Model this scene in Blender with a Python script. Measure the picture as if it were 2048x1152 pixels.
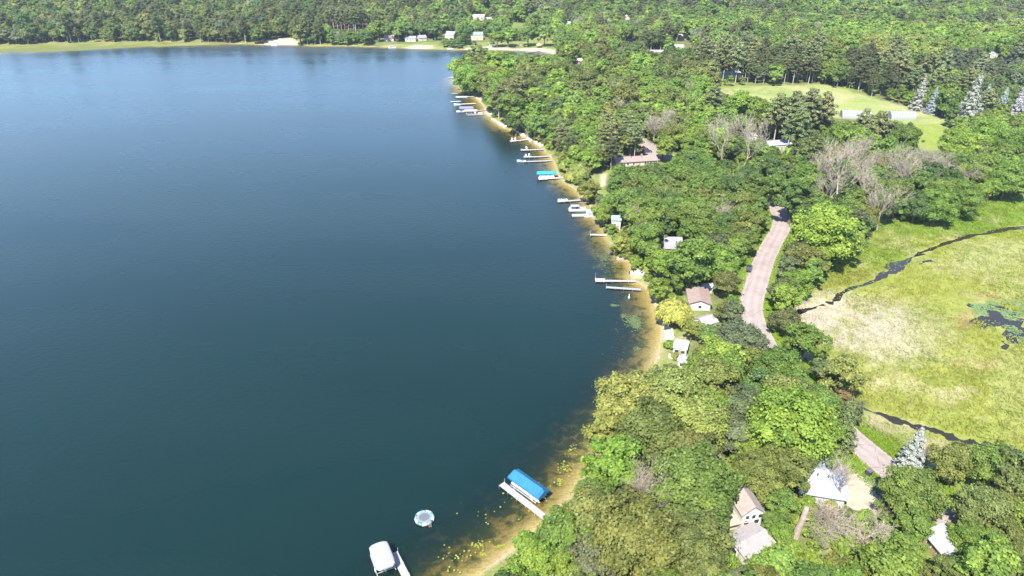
import bpy, bmesh, math, random
import numpy as np
from mathutils import Vector, Matrix

for o in list(bpy.data.objects):
    bpy.data.objects.remove(o)
scene = bpy.context.scene
COL = scene.collection
R = math.radians
rnd = random.Random(11)

# ---------------------------------------------------------------- camera
FPX, CX, CY = 1384.0, 1024.0, 576.0           # focal length and centre in pixels of the 2048 px photograph
CAM_H, PITCH = 105.0, 28.2
cam_data = bpy.data.cameras.new('drone_camera')
cam_data.sensor_width = 36.0
cam_data.lens = 36.0 * FPX / 2048.0
cam_data.clip_start = 1.0
cam_data.clip_end = 20000.0
cam = bpy.data.objects.new('drone_camera', cam_data)
cam.location = (0, 0, CAM_H)
cam.rotation_euler = (R(90 - PITCH), 0, 0)
COL.objects.link(cam)
scene.camera = cam

# ---------------------------------------------------------------- sky, sun, exposure
SUN_AZ, SUN_EL = 25.0, 52.0                   # shadows run away from the camera and to the right
world = bpy.data.worlds.new('World')
scene.world = world
world.use_nodes = True
wn = world.node_tree.nodes
wl = world.node_tree.links
bg = wn['Background']
sky = wn.new('ShaderNodeTexSky')
sky.sky_type = 'NISHITA'
sky.sun_disc = False
sky.sun_elevation = R(SUN_EL)
sky.sun_rotation = R(180 + SUN_AZ)
sky.altitude = 300
sky.air_density = 1.0
sky.dust_density = 0.05
sky.ozone_density = 4.0
wl.new(sky.outputs[0], bg.inputs[0])
bg.inputs[1].default_value = 0.15
sun_data = bpy.data.lights.new('sun', 'SUN')
sun_data.energy = 5.0
sun_data.angle = R(0.53)
sun_data.color = (1.0, 0.955, 0.87)
sun = bpy.data.objects.new('sun', sun_data)
sdir = Vector((math.sin(R(SUN_AZ)) * math.cos(R(SUN_EL)), math.cos(R(SUN_AZ)) * math.cos(R(SUN_EL)), -math.sin(R(SUN_EL))))
sun.rotation_euler = sdir.to_track_quat('-Z', 'Y').to_euler()
sun.location = (-100, -100, 300)
COL.objects.link(sun)
scene.view_settings.view_transform = 'Standard'
scene.view_settings.look = 'None'
scene.view_settings.gamma = 1.0
scene.view_settings.exposure = 1.6
scene.render.engine = 'CYCLES'
cy = scene.cycles
cy.max_bounces = 4
cy.diffuse_bounces = 2
cy.glossy_bounces = 2
cy.transmission_bounces = 4
cy.transparent_max_bounces = 8
cy.volume_bounces = 0
cy.caustics_reflective = False
cy.caustics_refractive = False
cy.use_denoising = True
cy.denoiser = 'OPENIMAGEDENOISE'
cy.denoising_input_passes = 'RGB_ALBEDO_NORMAL'
cy.denoising_prefilter = 'ACCURATE'
cy.use_adaptive_sampling = True
cy.adaptive_threshold = 0.02
cy.sample_clamp_indirect = 3.0
cy.sample_clamp_direct = 2.5

# ---------------------------------------------------------------- plan geometry
cp, sp = math.cos(R(PITCH)), math.sin(R(PITCH))

def ray(px, py):
    u, v = (px - CX) / FPX, (py - CY) / FPX
    return np.array([u, cp - v * sp, -sp - v * cp])

def flat(px, py, z=0.0):
    d = ray(px, py)
    t = (z - CAM_H) / d[2]
    return (d[0] * t, d[1] * t)

def project(x, y, z):
    """world -> pixel of the photograph, and pixels per metre there"""
    dz = z - CAM_H
    depth = y * cp - dz * sp
    up = y * sp + dz * cp
    return CX + FPX * x / depth, CY - FPX * up / depth, FPX / depth

def smooth(a, b, x):
    t = np.clip((np.asarray(x, float) - a) / (b - a), 0, 1)
    return t * t * (3 - 2 * t)

def seg_dist(P, poly, closed=True):
    """distance of points P (n,2) to a polyline"""
    P = np.asarray(P, float)
    poly = np.asarray(poly, float)
    best = np.full(len(P), 1e18)
    n = len(poly)
    for i in range(n if closed else n - 1):
        a, b = poly[i], poly[(i + 1) % n]
        ab = b - a
        L = max(ab @ ab, 1e-9)
        t = np.clip(((P - a) @ ab) / L, 0, 1)
        d = P - (a + t[:, None] * ab)
        best = np.minimum(best, (d * d).sum(1))
    return np.sqrt(best)

def inside(P, poly):
    P = np.asarray(P, float)
    poly = np.asarray(poly, float)
    x, y = P[:, 0], P[:, 1]
    c = np.zeros(len(P), bool)
    n = len(poly)
    for i in range(n):
        x1, y1 = poly[i]
        x2, y2 = poly[(i + 1) % n]
        if y1 == y2:
            continue
        m = ((y1 > y) != (y2 > y)) & (x < (x2 - x1) * (y - y1) / (y2 - y1) + x1)
        c ^= m
    return c

def signed(P, poly):
    """positive inside; points far off the outline are not measured exactly"""
    P = np.asarray(P, float)
    poly = np.asarray(poly, float)
    lo, hi = poly.min(0) - 40, poly.max(0) + 40
    near = (P > lo).all(1) & (P < hi).all(1)
    out_ = np.full(len(P), -40.0)
    if near.any():
        Q = P[near]
        d = seg_dist(Q, poly)
        out_[near] = np.where(inside(Q, poly), d, -d)
    return out_

def vnoise(x, y, s, seed=0):
    """smooth value noise 0..1 on arrays, cell size s"""
    r = np.random.RandomState(seed)
    T = r.rand(64, 64)
    x = np.asarray(x, float) / s
    y = np.asarray(y, float) / s
    xi, yi = np.floor(x).astype(int), np.floor(y).astype(int)
    fx, fy = x - xi, y - yi
    fx, fy = fx * fx * (3 - 2 * fx), fy * fy * (3 - 2 * fy)
    g = lambda a, b: T[a % 64, b % 64]
    return (g(xi, yi) * (1 - fx) + g(xi + 1, yi) * fx) * (1 - fy) + (g(xi, yi + 1) * (1 - fx) + g(xi + 1, yi + 1) * fx) * fy

SHORE_PX = [(880, 1200), (955, 1152), (1010, 1108), (1062, 1062), (1105, 1036), (1138, 995), (1168, 950), (1200, 900), (1250, 835), (1290, 775),
            (1312, 715), (1318, 690), (1322, 660), (1312, 630), (1306, 604), (1298, 579), (1287, 572), (1268, 562), (1259, 552), (1264, 541),
            (1259, 524), (1240, 517), (1226, 494), (1211, 473), (1206, 451), (1193, 441), (1189, 428), (1176, 408), (1161, 390), (1149, 378),
            (1131, 367), (1115, 350), (1110, 330), (1096, 309), (1086, 298), (1075, 290), (1063, 281), (1041, 271), (1023, 261), (1006, 254),
            (990, 244), (978, 232), (969, 227), (969, 216), (962, 207), (952, 197), (938, 187), (921, 182), (913, 167), (909, 155), (925, 144), (960, 136),
            (1020, 127), (1080, 117), (1112, 109), (1090, 103.5), (1040, 101.5), (1000, 100), (960, 100), (930, 99.5), (870, 98.5), (800, 96),
            (750, 94), (700, 92), (620, 92), (580, 90), (540, 90), (480, 88), (430, 87), (330, 85), (200, 85), (80, 89), (0, 92), (-300, 100), (-800, 120)]
SHORE = [flat(*p) for p in SHORE_PX]
LAKE = SHORE + [(-900, 500), (-900, -300), (-60, -300), (-50, 40)]
MARSH_PX = [(1570, 622), (1578, 680), (1600, 712), (1650, 775), (1722, 812), (1735, 850), (1800, 890), (1850, 930), (1900, 960), (1960, 1000), (2060, 1000),
            (2400, 1000), (2400, 390), (2048, 392), (1960, 412), (1900, 432), (1850, 442), (1790, 445), (1740, 470), (1700, 520), (1650, 560), (1610, 600)]
MARSH = [flat(*p, 0.5) for p in MARSH_PX]
FIELD_PX = [(1428, 176), (1480, 173), (1560, 171), (1625, 168), (1665, 172), (1720, 188), (1780, 205), (1840, 222), (1905, 243), (1888, 262), (1885, 300), (1835, 300), (1830, 262),
            (1790, 246), (1700, 238), (1640, 232), (1560, 232), (1500, 225), (1445, 205)]
FIELD = [flat(*p, 1.5) for p in FIELD_PX]
CROP_PX = [(1826, 250), (1890, 246), (1897, 256), (1886, 300), (1838, 304)]
CROP = [flat(*p, 1.5) for p in CROP_PX]
ROAD_PX = [(2060, 1190), (1990, 1120), (1885, 1028), (1795, 955), (1745, 912), (1690, 865), (1620, 800), (1565, 742), (1530, 690), (1508, 645), (1503, 610), (1514, 565), (1528, 522), (1545, 487), (1561, 458),
           (1562, 434), (1545, 408), (1505, 382), (1445, 356), (1385, 336), (1335, 313), (1300, 292), (1270, 276), (1235, 262), (1190, 250)]
def catmull(pts, n=8):
    out = []
    P = [np.array(p, float) for p in pts]
    P = [2 * P[0] - P[1]] + P + [2 * P[-1] - P[-2]]
    for i in range(1, len(P) - 2):
        for k in range(n):
            t = k / n
            a, b, c, d = P[i - 1], P[i], P[i + 1], P[i + 2]
            out.append(0.5 * ((2 * b) + (-a + c) * t + (2 * a - 5 * b + 4 * c - d) * t * t + (-a + 3 * b - 3 * c + d) * t ** 3))
    out.append(P[-2])
    return np.array(out)
ROAD = catmull([flat(*p, 1.5) for p in ROAD_PX])

def height(x, y):
    x = np.atleast_1d(np.asarray(x, float))
    y = np.atleast_1d(np.asarray(y, float))
    P = np.stack([x, y], 1)
    ls = signed(P, LAKE)
    d = np.maximum(ls, 0)
    bed = -(0.105 * d + 0.014 * np.maximum(d - 7, 0) ** 1.6)
    bed = np.maximum(bed, -7.0)
    land = 0.02 + 0.055 * np.minimum(-ls, 3) + 1.35 * smooth(1.5, 15, -ls)
    land = np.where(ls > 0, 0, land)
    ms = signed(P, MARSH)
    land = land + (0.5 - land) * smooth(-5, 5, ms) * (ls <= 0)
    hill = 15 * smooth(680, 1050, y) + 14 * smooth(1000, 2200, y)
    return np.where(ls > 0, bed, land + hill)

def G(px, py, dz=0.0):
    """ground point seen at a pixel of the photograph"""
    z = 1.0
    for _ in range(7):
        x, y = flat(px, py, z + dz)
        z = max(0.0, float(height(x, y)[0]))
    return Vector((x, y, z))

def gz(x, y):
    return float(height(x, y)[0])
# ---------------------------------------------------------------- materials
MATS = {}
def new_mat(name):
    m = bpy.data.materials.new(name)
    m.use_nodes = True
    nt = m.node_tree
    nt.nodes.clear()
    out = nt.nodes.new('ShaderNodeOutputMaterial')
    return m, nt, out

def N(nt, kind, **kw):
    n = nt.nodes.new(kind)
    for k, v in kw.items():
        if k == 'inp':
            for i, val in v.items():
                n.inputs[i].default_value = val
        else:
            setattr(n, k, v)
    return n

def rgba(c):
    return (c[0], c[1], c[2], 1.0)

def plain(name, col, rough=0.6, var=0.18, scale=1.5, metal=0.0, bump=0.0, spec=0.4, streak=None):
    """painted or weathered surface: colour broken by two octaves of object-space noise"""
    if name in MATS:
        return MATS[name]
    m, nt, out = new_mat(name)
    p = N(nt, 'ShaderNodeBsdfPrincipled', inp={'Roughness': rough, 'Metallic': metal, 'Specular IOR Level': spec})
    geo = N(nt, 'ShaderNodeNewGeometry')
    noise = N(nt, 'ShaderNodeTexNoise', inp={'Scale': scale, 'Detail': 6.0, 'Roughness': 0.65})
    if streak:
        mp = N(nt, 'ShaderNodeMapping', inp={'Scale': streak})
        nt.links.new(geo.outputs['Position'], mp.inputs[0])
        nt.links.new(mp.outputs[0], noise.inputs['Vector'])
    else:
        nt.links.new(geo.outputs['Position'], noise.inputs['Vector'])
    ramp = N(nt, 'ShaderNodeMapRange', inp={'From Min': 0.3, 'From Max': 0.7, 'To Min': 1 - var, 'To Max': 1 + var * 0.6})
    nt.links.new(noise.outputs['Fac'], ramp.inputs[0])
    mul = N(nt, 'ShaderNodeMix', data_type='RGBA', blend_type='MULTIPLY', inp={0: 1.0, 6: rgba(col)})
    nt.links.new(ramp.outputs[0], mul.inputs[7])
    nt.links.new(mul.outputs[2], p.inputs['Base Color'])
    if bump:
        b = N(nt, 'ShaderNodeBump', inp={'Strength': bump, 'Distance': 0.05})
        nt.links.new(noise.outputs['Fac'], b.inputs['Height'])
        nt.links.new(b.outputs[0], p.inputs['Normal'])
    nt.links.new(p.outputs[0], out.inputs[0])
    MATS[name] = m
    return m

def leaf_mat(name, instanced=False, translucent=0.3):
    """foliage: tint comes from the tree itself, broken up per leaf and per tree"""
    m, nt, out = new_mat(name)
    if instanced:
        tint = N(nt, 'ShaderNodeAttribute', attribute_type='INSTANCER', attribute_name='tint')
        tcol = tint.outputs['Color']
    else:
        oi = N(nt, 'ShaderNodeObjectInfo')
        tcol = oi.outputs['Color']
    a = N(nt, 'ShaderNodeAttribute', attribute_type='GEOMETRY', attribute_name='leafvar')
    mr = N(nt, 'ShaderNodeMapRange', inp={'To Min': 0.62, 'To Max': 1.4})
    nt.links.new(a.outputs['Fac'], mr.inputs[0])
    mul = N(nt, 'ShaderNodeMix', data_type='RGBA', blend_type='MULTIPLY', inp={0: 1.0})
    nt.links.new(tcol, mul.inputs[6])
    nt.links.new(mr.outputs[0], mul.inputs[7])
    hs = N(nt, 'ShaderNodeHueSaturation', inp={'Saturation': 1.0, 'Value': 1.0})
    hr = N(nt, 'ShaderNodeMapRange', inp={'To Min': 0.515, 'To Max': 0.485})
    nt.links.new(a.outputs['Fac'], hr.inputs[0])
    nt.links.new(hr.outputs[0], hs.inputs['Hue'])
    nt.links.new(mul.outputs[2], hs.inputs['Color'])
    d = N(nt, 'ShaderNodeBsdfPrincipled', inp={'Roughness': 0.55, 'Specular IOR Level': 0.25})
    t = N(nt, 'ShaderNodeBsdfTranslucent')
    mx = N(nt, 'ShaderNodeMixShader', inp={0: translucent})
    nt.links.new(hs.outputs[0], d.inputs['Base Color'])
    nt.links.new(hs.outputs[0], t.inputs['Color'])
    nt.links.new(d.outputs[0], mx.inputs[1])
    nt.links.new(t.outputs[0], mx.inputs[2])
    nt.links.new(mx.outputs[0], out.inputs[0])
    MATS[name] = m
    return m

# ---------------------------------------------------------------- meshes
def mesh_from(name, V, F, mat=None, attr=None, smooth_shade=False):
    """V (n,3) array, F list of (m,k) index arrays of equal-sized faces"""
    me = bpy.data.meshes.new(name)
    V = np.asarray(V, np.float32)
    if not isinstance(F, list):
        F = [F]
    F = [np.asarray(f, np.int32) for f in F if len(f)]
    nl = sum(f.size for f in F)
    npoly = sum(len(f) for f in F)
    me.vertices.add(len(V))
    me.vertices.foreach_set('co', V.ravel())
    me.loops.add(nl)
    me.polygons.add(npoly)
    me.loops.foreach_set('vertex_index', np.concatenate([f.ravel() for f in F]))
    starts, s = [], 0
    for f in F:
        starts.append(s + np.arange(len(f)) * f.shape[1])
        s += f.size
    me.polygons.foreach_set('loop_start', np.concatenate(starts).astype(np.int32))
    if attr:
        for k, v in attr.items():
            v = np.asarray(v, np.float32)
            if v.ndim == 1:
                a = me.attributes.new(k, 'FLOAT', 'POINT')
                a.data.foreach_set('value', v)
            else:
                a = me.attributes.new(k, 'FLOAT_COLOR', 'POINT')
                a.data.foreach_set('color', np.c_[v, np.ones(len(v))].astype(np.float32).ravel())
    me.update(calc_edges=True)
    me.polygons.foreach_set('use_smooth', np.full(npoly, smooth_shade))
    if mat:
        me.materials.append(mat)
    return me

def link(name, me, parent=None, loc=None, rz=None):
    o = bpy.data.objects.new(name, me)
    COL.objects.link(o)
    if parent:
        o.parent = parent
    if loc is not None:
        o.location = loc
    if rz is not None:
        o.rotation_euler = (0, 0, rz)
    return o

def tag(o, label=None, cat=None, group=None, kind=None):
    if label: o['label'] = label
    if cat: o['category'] = cat
    if group: o['group'] = group
    if kind: o['kind'] = kind
    return o

def thing(name, loc, rz, label, cat, group=None):
    o = bpy.data.objects.new(name, None)
    COL.objects.link(o)
    o.empty_display_size = 0.3
    o.location = loc
    o.rotation_euler = (0, 0, rz)
    return tag(o, label, cat, group)

class MB:
    """collects boxes, bars and panels in local coordinates"""
    def __init__(self):
        self.v, self.f = [], []
    def add(self, V, F):
        n = len(self.v)
        self.v += [tuple(p) for p in V]
        self.f += [tuple(i + n for i in f) for f in F]
        return self
    def box(self, x0, x1, y0, y1, z0, z1):
        return self.add([(x0, y0, z0), (x1, y0, z0), (x1, y1, z0), (x0, y1, z0), (x0, y0, z1), (x1, y0, z1), (x1, y1, z1), (x0, y1, z1)],
                        [(0, 3, 2, 1), (4, 5, 6, 7), (0, 1, 5, 4), (1, 2, 6, 5), (2, 3, 7, 6), (3, 0, 4, 7)])
    def bar(self, a, b, r, n=6, r2=None):
        a, b = Vector(a), Vector(b)
        d = (b - a).normalized()
        u = d.orthogonal().normalized()
        w = d.cross(u)
        r2 = r if r2 is None else r2
        V = [a + (u * math.cos(2 * math.pi * k / n) + w * math.sin(2 * math.pi * k / n)) * r for k in range(n)]
        V += [b + (u * math.cos(2 * math.pi * k / n) + w * math.sin(2 * math.pi * k / n)) * r2 for k in range(n)]
        F = [(k, (k + 1) % n, n + (k + 1) % n, n + k) for k in range(n)] + [tuple(range(n - 1, -1, -1)), tuple(range(n, 2 * n))]
        return self.add(V, F)
    def slab(self, pts, t):
        """polygon pts (3d, counter-clockwise seen from its outside) given thickness t inwards"""
        P = [Vector(p) for p in pts]
        n = (P[1] - P[0]).cross(P[2] - P[0]).normalized()
        k = len(P)
        return self.add(P + [p - n * t for p in P], [tuple(range(k)), tuple(range(2 * k - 1, k - 1, -1))] + [(i, k + i, k + (i + 1) % k, (i + 1) % k) for i in range(k)])
    def loft(self, rings, cap=True):
        n = len(rings[0])
        V = [p for r in rings for p in r]
        F = []
        for i in range(len(rings) - 1):
            for k in range(n):
                F.append((i * n + k, i * n + (k + 1) % n, (i + 1) * n + (k + 1) % n, (i + 1) * n + k))
        if cap:
            F += [tuple(range(n - 1, -1, -1)), tuple((len(rings) - 1) * n + k for k in range(n))]
        return self.add(V, F)
    def build(self, name, mat, parent=None, smooth_shade=False, bevel=0.0):
        me = bpy.data.meshes.new(name)
        me.from_pydata(self.v, [], self.f)
        me.update()
        if bevel:
            bm = bmesh.new()
            bm.from_mesh(me)
            bmesh.ops.bevel(bm, geom=bm.edges[:], offset=bevel, segments=2, affect='EDGES', clamp_overlap=True)
            bm.to_mesh(me)
            bm.free()
        for p in me.polygons:
            p.use_smooth = smooth_shade
        if mat:
            me.materials.append(mat)
        return link(name, me, parent)

def copy_tree(o, parent=None):
    c = o.copy()
    COL.objects.link(c)
    c.parent = parent
    for ch in list(o.children):
        copy_tree(ch, c)
    return c
# ---------------------------------------------------------------- the ground: one sheet, lake bed included
def rng(*a):
    return list(np.arange(*a))
gx = np.array(rng(-4000, -1000, 400) + rng(-1000, -520, 20) + rng(-520, -60, 6) + rng(-60, 190, 1.2) + rng(190, 420, 4) + rng(420, 900, 20) + rng(900, 4001, 300))
gy = np.array(rng(-200, 60, 20) + rng(60, 270, 1.0) + rng(270, 460, 2) + rng(460, 760, 4) + rng(760, 1500, 20) + rng(1500, 7001, 300))
XX, YY = np.meshgrid(gx, gy)
TX, TY = XX.ravel(), YY.ravel()
TP = np.stack([TX, TY], 1)
LS = signed(TP, LAKE)
MS = signed(TP, MARSH)
RD = seg_dist(TP, ROAD, closed=False)
FS = signed(TP, FIELD)
CS = signed(TP, CROP)
BAND_PX = [(-300, 112), (-60, 108), (0, 107), (100, 103), (170, 99), (250, 95), (330, 92), (450, 90), (470, 87), (330, 84), (200, 84), (80, 88), (0, 91), (-300, 98)]
BAND = [flat(*p) for p in BAND_PX]
BS = signed(TP, BAND)
LAWN_PX = [
    [(1308, 600), (1330, 600), (1365, 640), (1362, 670), (1345, 690), (1335, 740), (1322, 720), (1330, 660), (1318, 630)],
    [(1262, 540), (1290, 535), (1296, 560), (1300, 575), (1275, 562)],
    [(1130, 360), (1180, 350), (1215, 345), (1210, 370), (1195, 395), (1215, 420), (1180, 408)],
    [(1360, 625), (1420, 625), (1440, 650), (1400, 680), (1350, 680), (1340, 650)],
    [(1590, 985), (1700, 1000), (1760, 1025), (1790, 1040), (1760, 1090), (1650, 1090), (1560, 1060)],
    [(1690, 925), (1712, 918), (1740, 945), (1735, 960), (1700, 950)],
    [(1470, 1060), (1560, 1040), (1600, 1070), (1500, 1140), (1440, 1120)],
    [(1210, 440), (1245, 450), (1235, 500), (1255, 530), (1215, 490)],
    [(1290, 1125), (1350, 1125), (1360, 1170), (1280, 1170)],
    [(750, 92), (800, 88), (870, 88), (880, 98), (810, 96)],
    [(935, 96), (1000, 94), (1105, 92), (1110, 76), (1060, 76), (1040, 82), (960, 84)],
]
LAWNS = [[tuple(G(*p).xy) for p in L] for L in LAWN_PX]
SAND_PX = [
    [(1306, 596), (1316, 598), (1326, 640), (1336, 655), (1345, 690), (1336, 694), (1326, 670), (1316, 640)],
    [(515, 93), (528, 83), (545, 77), (585, 76), (596, 82), (594, 92), (560, 93)],
    [(815, 97), (860, 97), (868, 91), (820, 91)],
    [(930, 99), (1040, 101), (1110, 108), (1112, 100), (1085, 96), (1040, 97), (980, 94), (930, 95)],
    [(934, 186), (964, 186), (972, 200), (962, 204), (948, 195)],
    [(966, 222), (990, 212), (1000, 228), (978, 232)],
    [(1268, 540), (1285, 542), (1283, 558), (1268, 556)],
    [(1200, 350), (1214, 345), (1210, 372), (1202, 372)],
]
SANDS = [[tuple(G(*p).xy) for p in L] for L in SAND_PX]

def px_of(P, z=0.5):
    return project(P[:, 0], P[:, 1], z)

C_MARSH = np.array([0.225, 0.245, 0.042])
BLOBS = [  # pixel place, radii, colour: straw-coloured reed, lime sedge, green grass, brown mat
    (1720, 645, 135, 48, (0.42, 0.36, 0.28)), (1800, 680, 90, 44, (0.38, 0.35, 0.21)), (1640, 628, 60, 34, (0.42, 0.36, 0.28)),
    (1990, 515, 80, 28, (0.30, 0.31, 0.12)), (2040, 560, 60, 40, (0.27, 0.28, 0.08)), (2025, 790, 40, 80, (0.27, 0.28, 0.085)),
    (1790, 765, 60, 16, (0.36, 0.33, 0.14)), (1900, 790, 40, 16, (0.38, 0.34, 0.17)), (1780, 858, 60, 22, (0.38, 0.32, 0.2)), (1870, 910, 70, 30, (0.36, 0.31, 0.18)),
    (1750, 842, 30, 20, (0.38, 0.31, 0.21)), (1605, 695, 16, 30, (0.34, 0.28, 0.19)),
    (1900, 585, 110, 36, (0.235, 0.255, 0.05)), (1870, 650, 60, 50, (0.225, 0.245, 0.05)), (1910, 720, 60, 40, (0.24, 0.255, 0.055)), (1790, 805, 110, 26, (0.225, 0.24, 0.05)),
    (1665, 710, 60, 22, (0.20, 0.225, 0.045)), (1960, 850, 90, 30, (0.235, 0.255, 0.05)), (1760, 600, 60, 22, (0.23, 0.24, 0.025)),
    (1740, 505, 90, 26, (0.14, 0.20, 0.025)), (1880, 450, 130, 20, (0.12, 0.2, 0.02)), (2000, 425, 120, 26, (0.13, 0.21, 0.022)), (1690, 560, 70, 22, (0.18, 0.19, 0.03)),
    (1930, 640, 22, 14, (0.28, 0.19, 0.09)), (1975, 590, 50, 8, (0.33, 0.24, 0.12)), (1950, 735, 40, 14, (0.25, 0.21, 0.07)), (1920, 920, 60, 20, (0.3, 0.29, 0.1)),
    (1560, 660, 30, 60, (0.13, 0.22, 0.02)), (1600, 730, 40, 30, (0.15, 0.2, 0.03)), (1800, 900, 40, 20, (0.17, 0.24, 0.03)), (1900, 985, 60, 40, (0.17, 0.26, 0.02)),
]
def marsh_colour(P):
    px, py, _ = px_of(P)
    c = np.tile(C_MARSH, (len(P), 1))
    w = np.ones(len(P)) * 0.55
    acc = c * w[:, None]
    jx = (vnoise(P[:, 0], P[:, 1], 5, 3) - 0.5) * 26 + (vnoise(P[:, 0], P[:, 1], 1.7, 5) - 0.5) * 12
    jy = (vnoise(P[:, 0], P[:, 1], 5, 4) - 0.5) * 18 + (vnoise(P[:, 0], P[:, 1], 1.7, 6) - 0.5) * 10
    for bx, by, rx, ry, col in BLOBS:
        d2 = ((px + jx - bx) / rx) ** 2 + ((py + jy - by) / ry) ** 2
        k = 2.6 * np.exp(-d2 * d2 * 0.9)
        acc += k[:, None] * np.array(col)
        w += k
    c = 0.70 * acc / w[:, None]
    q1 = smooth(0.52, 0.78, 0.6 * vnoise(P[:, 0], P[:, 1], 7, 21) + 0.4 * vnoise(P[:, 0], P[:, 1], 2.2, 22))[:, None]
    q2 = smooth(0.55, 0.8, 0.6 * vnoise(P[:, 0], P[:, 1], 11, 23) + 0.4 * vnoise(P[:, 0], P[:, 1], 2.6, 24))[:, None]
    c = c * (1 - 0.5 * q1) + np.array([0.125, 0.155, 0.025]) * 0.5 * q1
    c = c * (1 - 0.28 * q2) + np.array([0.29, 0.255, 0.14]) * 0.28 * q2
    return c * (0.86 + 0.28 * vnoise(P[:, 0], P[:, 1], 1.3, 25))[:, None]

n1 = vnoise(TX, TY, 9, 1); n2 = vnoise(TX, TY, 3, 2); n3 = vnoise(TX, TY, 40, 9)
mixc = lambda a, b, t: a * (1 - t)[:, None] + np.array(b) * t[:, None]
base = np.tile(np.array([0.095, 0.10, 0.04]), (len(TX), 1))
base = mixc(base, (0.12, 0.16, 0.035), smooth(0.35, 0.7, 0.6 * n1 + 0.4 * n2))
base = mixc(base, (0.16, 0.17, 0.05), smooth(12, 4, -LS) * smooth(0.2, 0.6, n2) * (LS < 0) * 0.8)
for L in LAWNS:
    base = mixc(base, (0.14, 0.16, 0.045), smooth(-1.0, 1.5, signed(TP, L)) * (0.7 + 0.3 * n2))
    base = mixc(base, (0.22, 0.185, 0.10), smooth(-1.0, 1.5, signed(TP, L)) * smooth(0.62, 0.8, vnoise(TX, TY, 4, 17)) * 0.7)
base = mixc(base, (0.105, 0.16, 0.02), smooth(9.5, 5.0, RD) * (0.6 + 0.4 * n2))
base = mixc(base, (0.23, 0.19, 0.145), smooth(4.6, 3.6, RD + 1.2 * (n2 - 0.5)))
fm = smooth(-2, 2, FS)
base = mixc(base, (0.19, 0.215, 0.07), fm)
base = mixc(base, (0.26, 0.235, 0.115), fm * smooth(0.45, 0.75, 0.5 * n1 + 0.5 * vnoise(TX, TY, 17, 12)) * 0.7)
base = mixc(base, (0.12, 0.16, 0.035), fm * smooth(0.5, 0.8, 0.5 * n2 + 0.5 * vnoise(TX, TY, 25, 14)) * 0.7)
base = mixc(base, (0.15, 0.19, 0.025), smooth(-2, 2, CS) * (0.75 + 0.25 * np.sin(TX * 2.2)))
BRUSH = [tuple(G(*q).xy) for q in [(1600, 1005), (1690, 1012), (1760, 1030), (1800, 1080), (1700, 1115), (1590, 1085)]]
base = mixc(base, (0.19, 0.165, 0.09), smooth(-1.5, 1.5, signed(TP, BRUSH)) * smooth(0.3, 0.6, n2))
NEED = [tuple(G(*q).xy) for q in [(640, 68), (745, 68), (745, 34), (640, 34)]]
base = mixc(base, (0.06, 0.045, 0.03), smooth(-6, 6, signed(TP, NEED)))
mm = smooth(-2.5, 2.5, MS + 3 * (n2 - 0.5))
base = base * (1 - mm)[:, None] + marsh_colour(TP) * mm[:, None]
for L in SANDS:
    base = mixc(base, (0.33, 0.28, 0.20), smooth(-0.8, 1.0, signed(TP, L)))
base = mixc(base, (0.26, 0.21, 0.13), smooth(1.3, 0.3, -LS + 1.6 * (n2 - 0.5)) * (LS < 0) * (TY < 500))
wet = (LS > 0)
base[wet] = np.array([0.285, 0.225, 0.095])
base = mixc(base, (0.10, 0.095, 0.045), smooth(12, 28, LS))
band = smooth(-4, 4, BS + 14 * (vnoise(TX, TY, 22, 31) - 0.5) + 10 * (vnoise(TX, TY, 9, 33) - 0.5))
TZ = height(TX, TY)
TZ = np.where((BS > -12) & (LS > -1), np.maximum(TZ, -0.5 + 0.62 * band), TZ)
base = mixc(base, (0.105, 0.12, 0.03), band * (LS > -1) * (0.6 + 0.5 * n1))
wd = np.where(LS > 0, np.maximum(0, -TZ), 0)

def grid_faces(nx, ny, keep=None):
    i = np.arange(nx * ny).reshape(ny, nx)
    f = np.stack([i[:-1, :-1], i[:-1, 1:], i[1:, 1:], i[1:, :-1]], -1).reshape(-1, 4)
    return f if keep is None else f[keep[f].any(1)]

m, nt, out = new_mat('ground')
p = N(nt, 'ShaderNodeBsdfPrincipled', inp={'Roughness': 0.95, 'Specular IOR Level': 0.1})
a = N(nt, 'ShaderNodeAttribute', attribute_name='base')
w = N(nt, 'ShaderNodeAttribute', attribute_name='wd')
geo = N(nt, 'ShaderNodeNewGeometry')
no1 = N(nt, 'ShaderNodeTexNoise', inp={'Scale': 1.6, 'Detail': 8.0, 'Roughness': 0.7})
no2 = N(nt, 'ShaderNodeTexNoise', inp={'Scale': 0.34, 'Detail': 7.0, 'Roughness': 0.62, 'Distortion': 0.6})
no3 = N(nt, 'ShaderNodeTexNoise', inp={'Scale': 0.07, 'Detail': 3.0})
for n in (no1, no2, no3):
    nt.links.new(geo.outputs['Position'], n.inputs['Vector'])
r1 = N(nt, 'ShaderNodeMapRange', inp={'From Min': 0.3, 'From Max': 0.7, 'To Min': 0.62, 'To Max': 1.3})
nt.links.new(no1.outputs['Fac'], r1.inputs[0])
mul = N(nt, 'ShaderNodeMix', data_type='RGBA', blend_type='MULTIPLY', inp={0: 1.0})
nt.links.new(a.outputs['Color'], mul.inputs[6]); nt.links.new(r1.outputs[0], mul.inputs[7])
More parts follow.
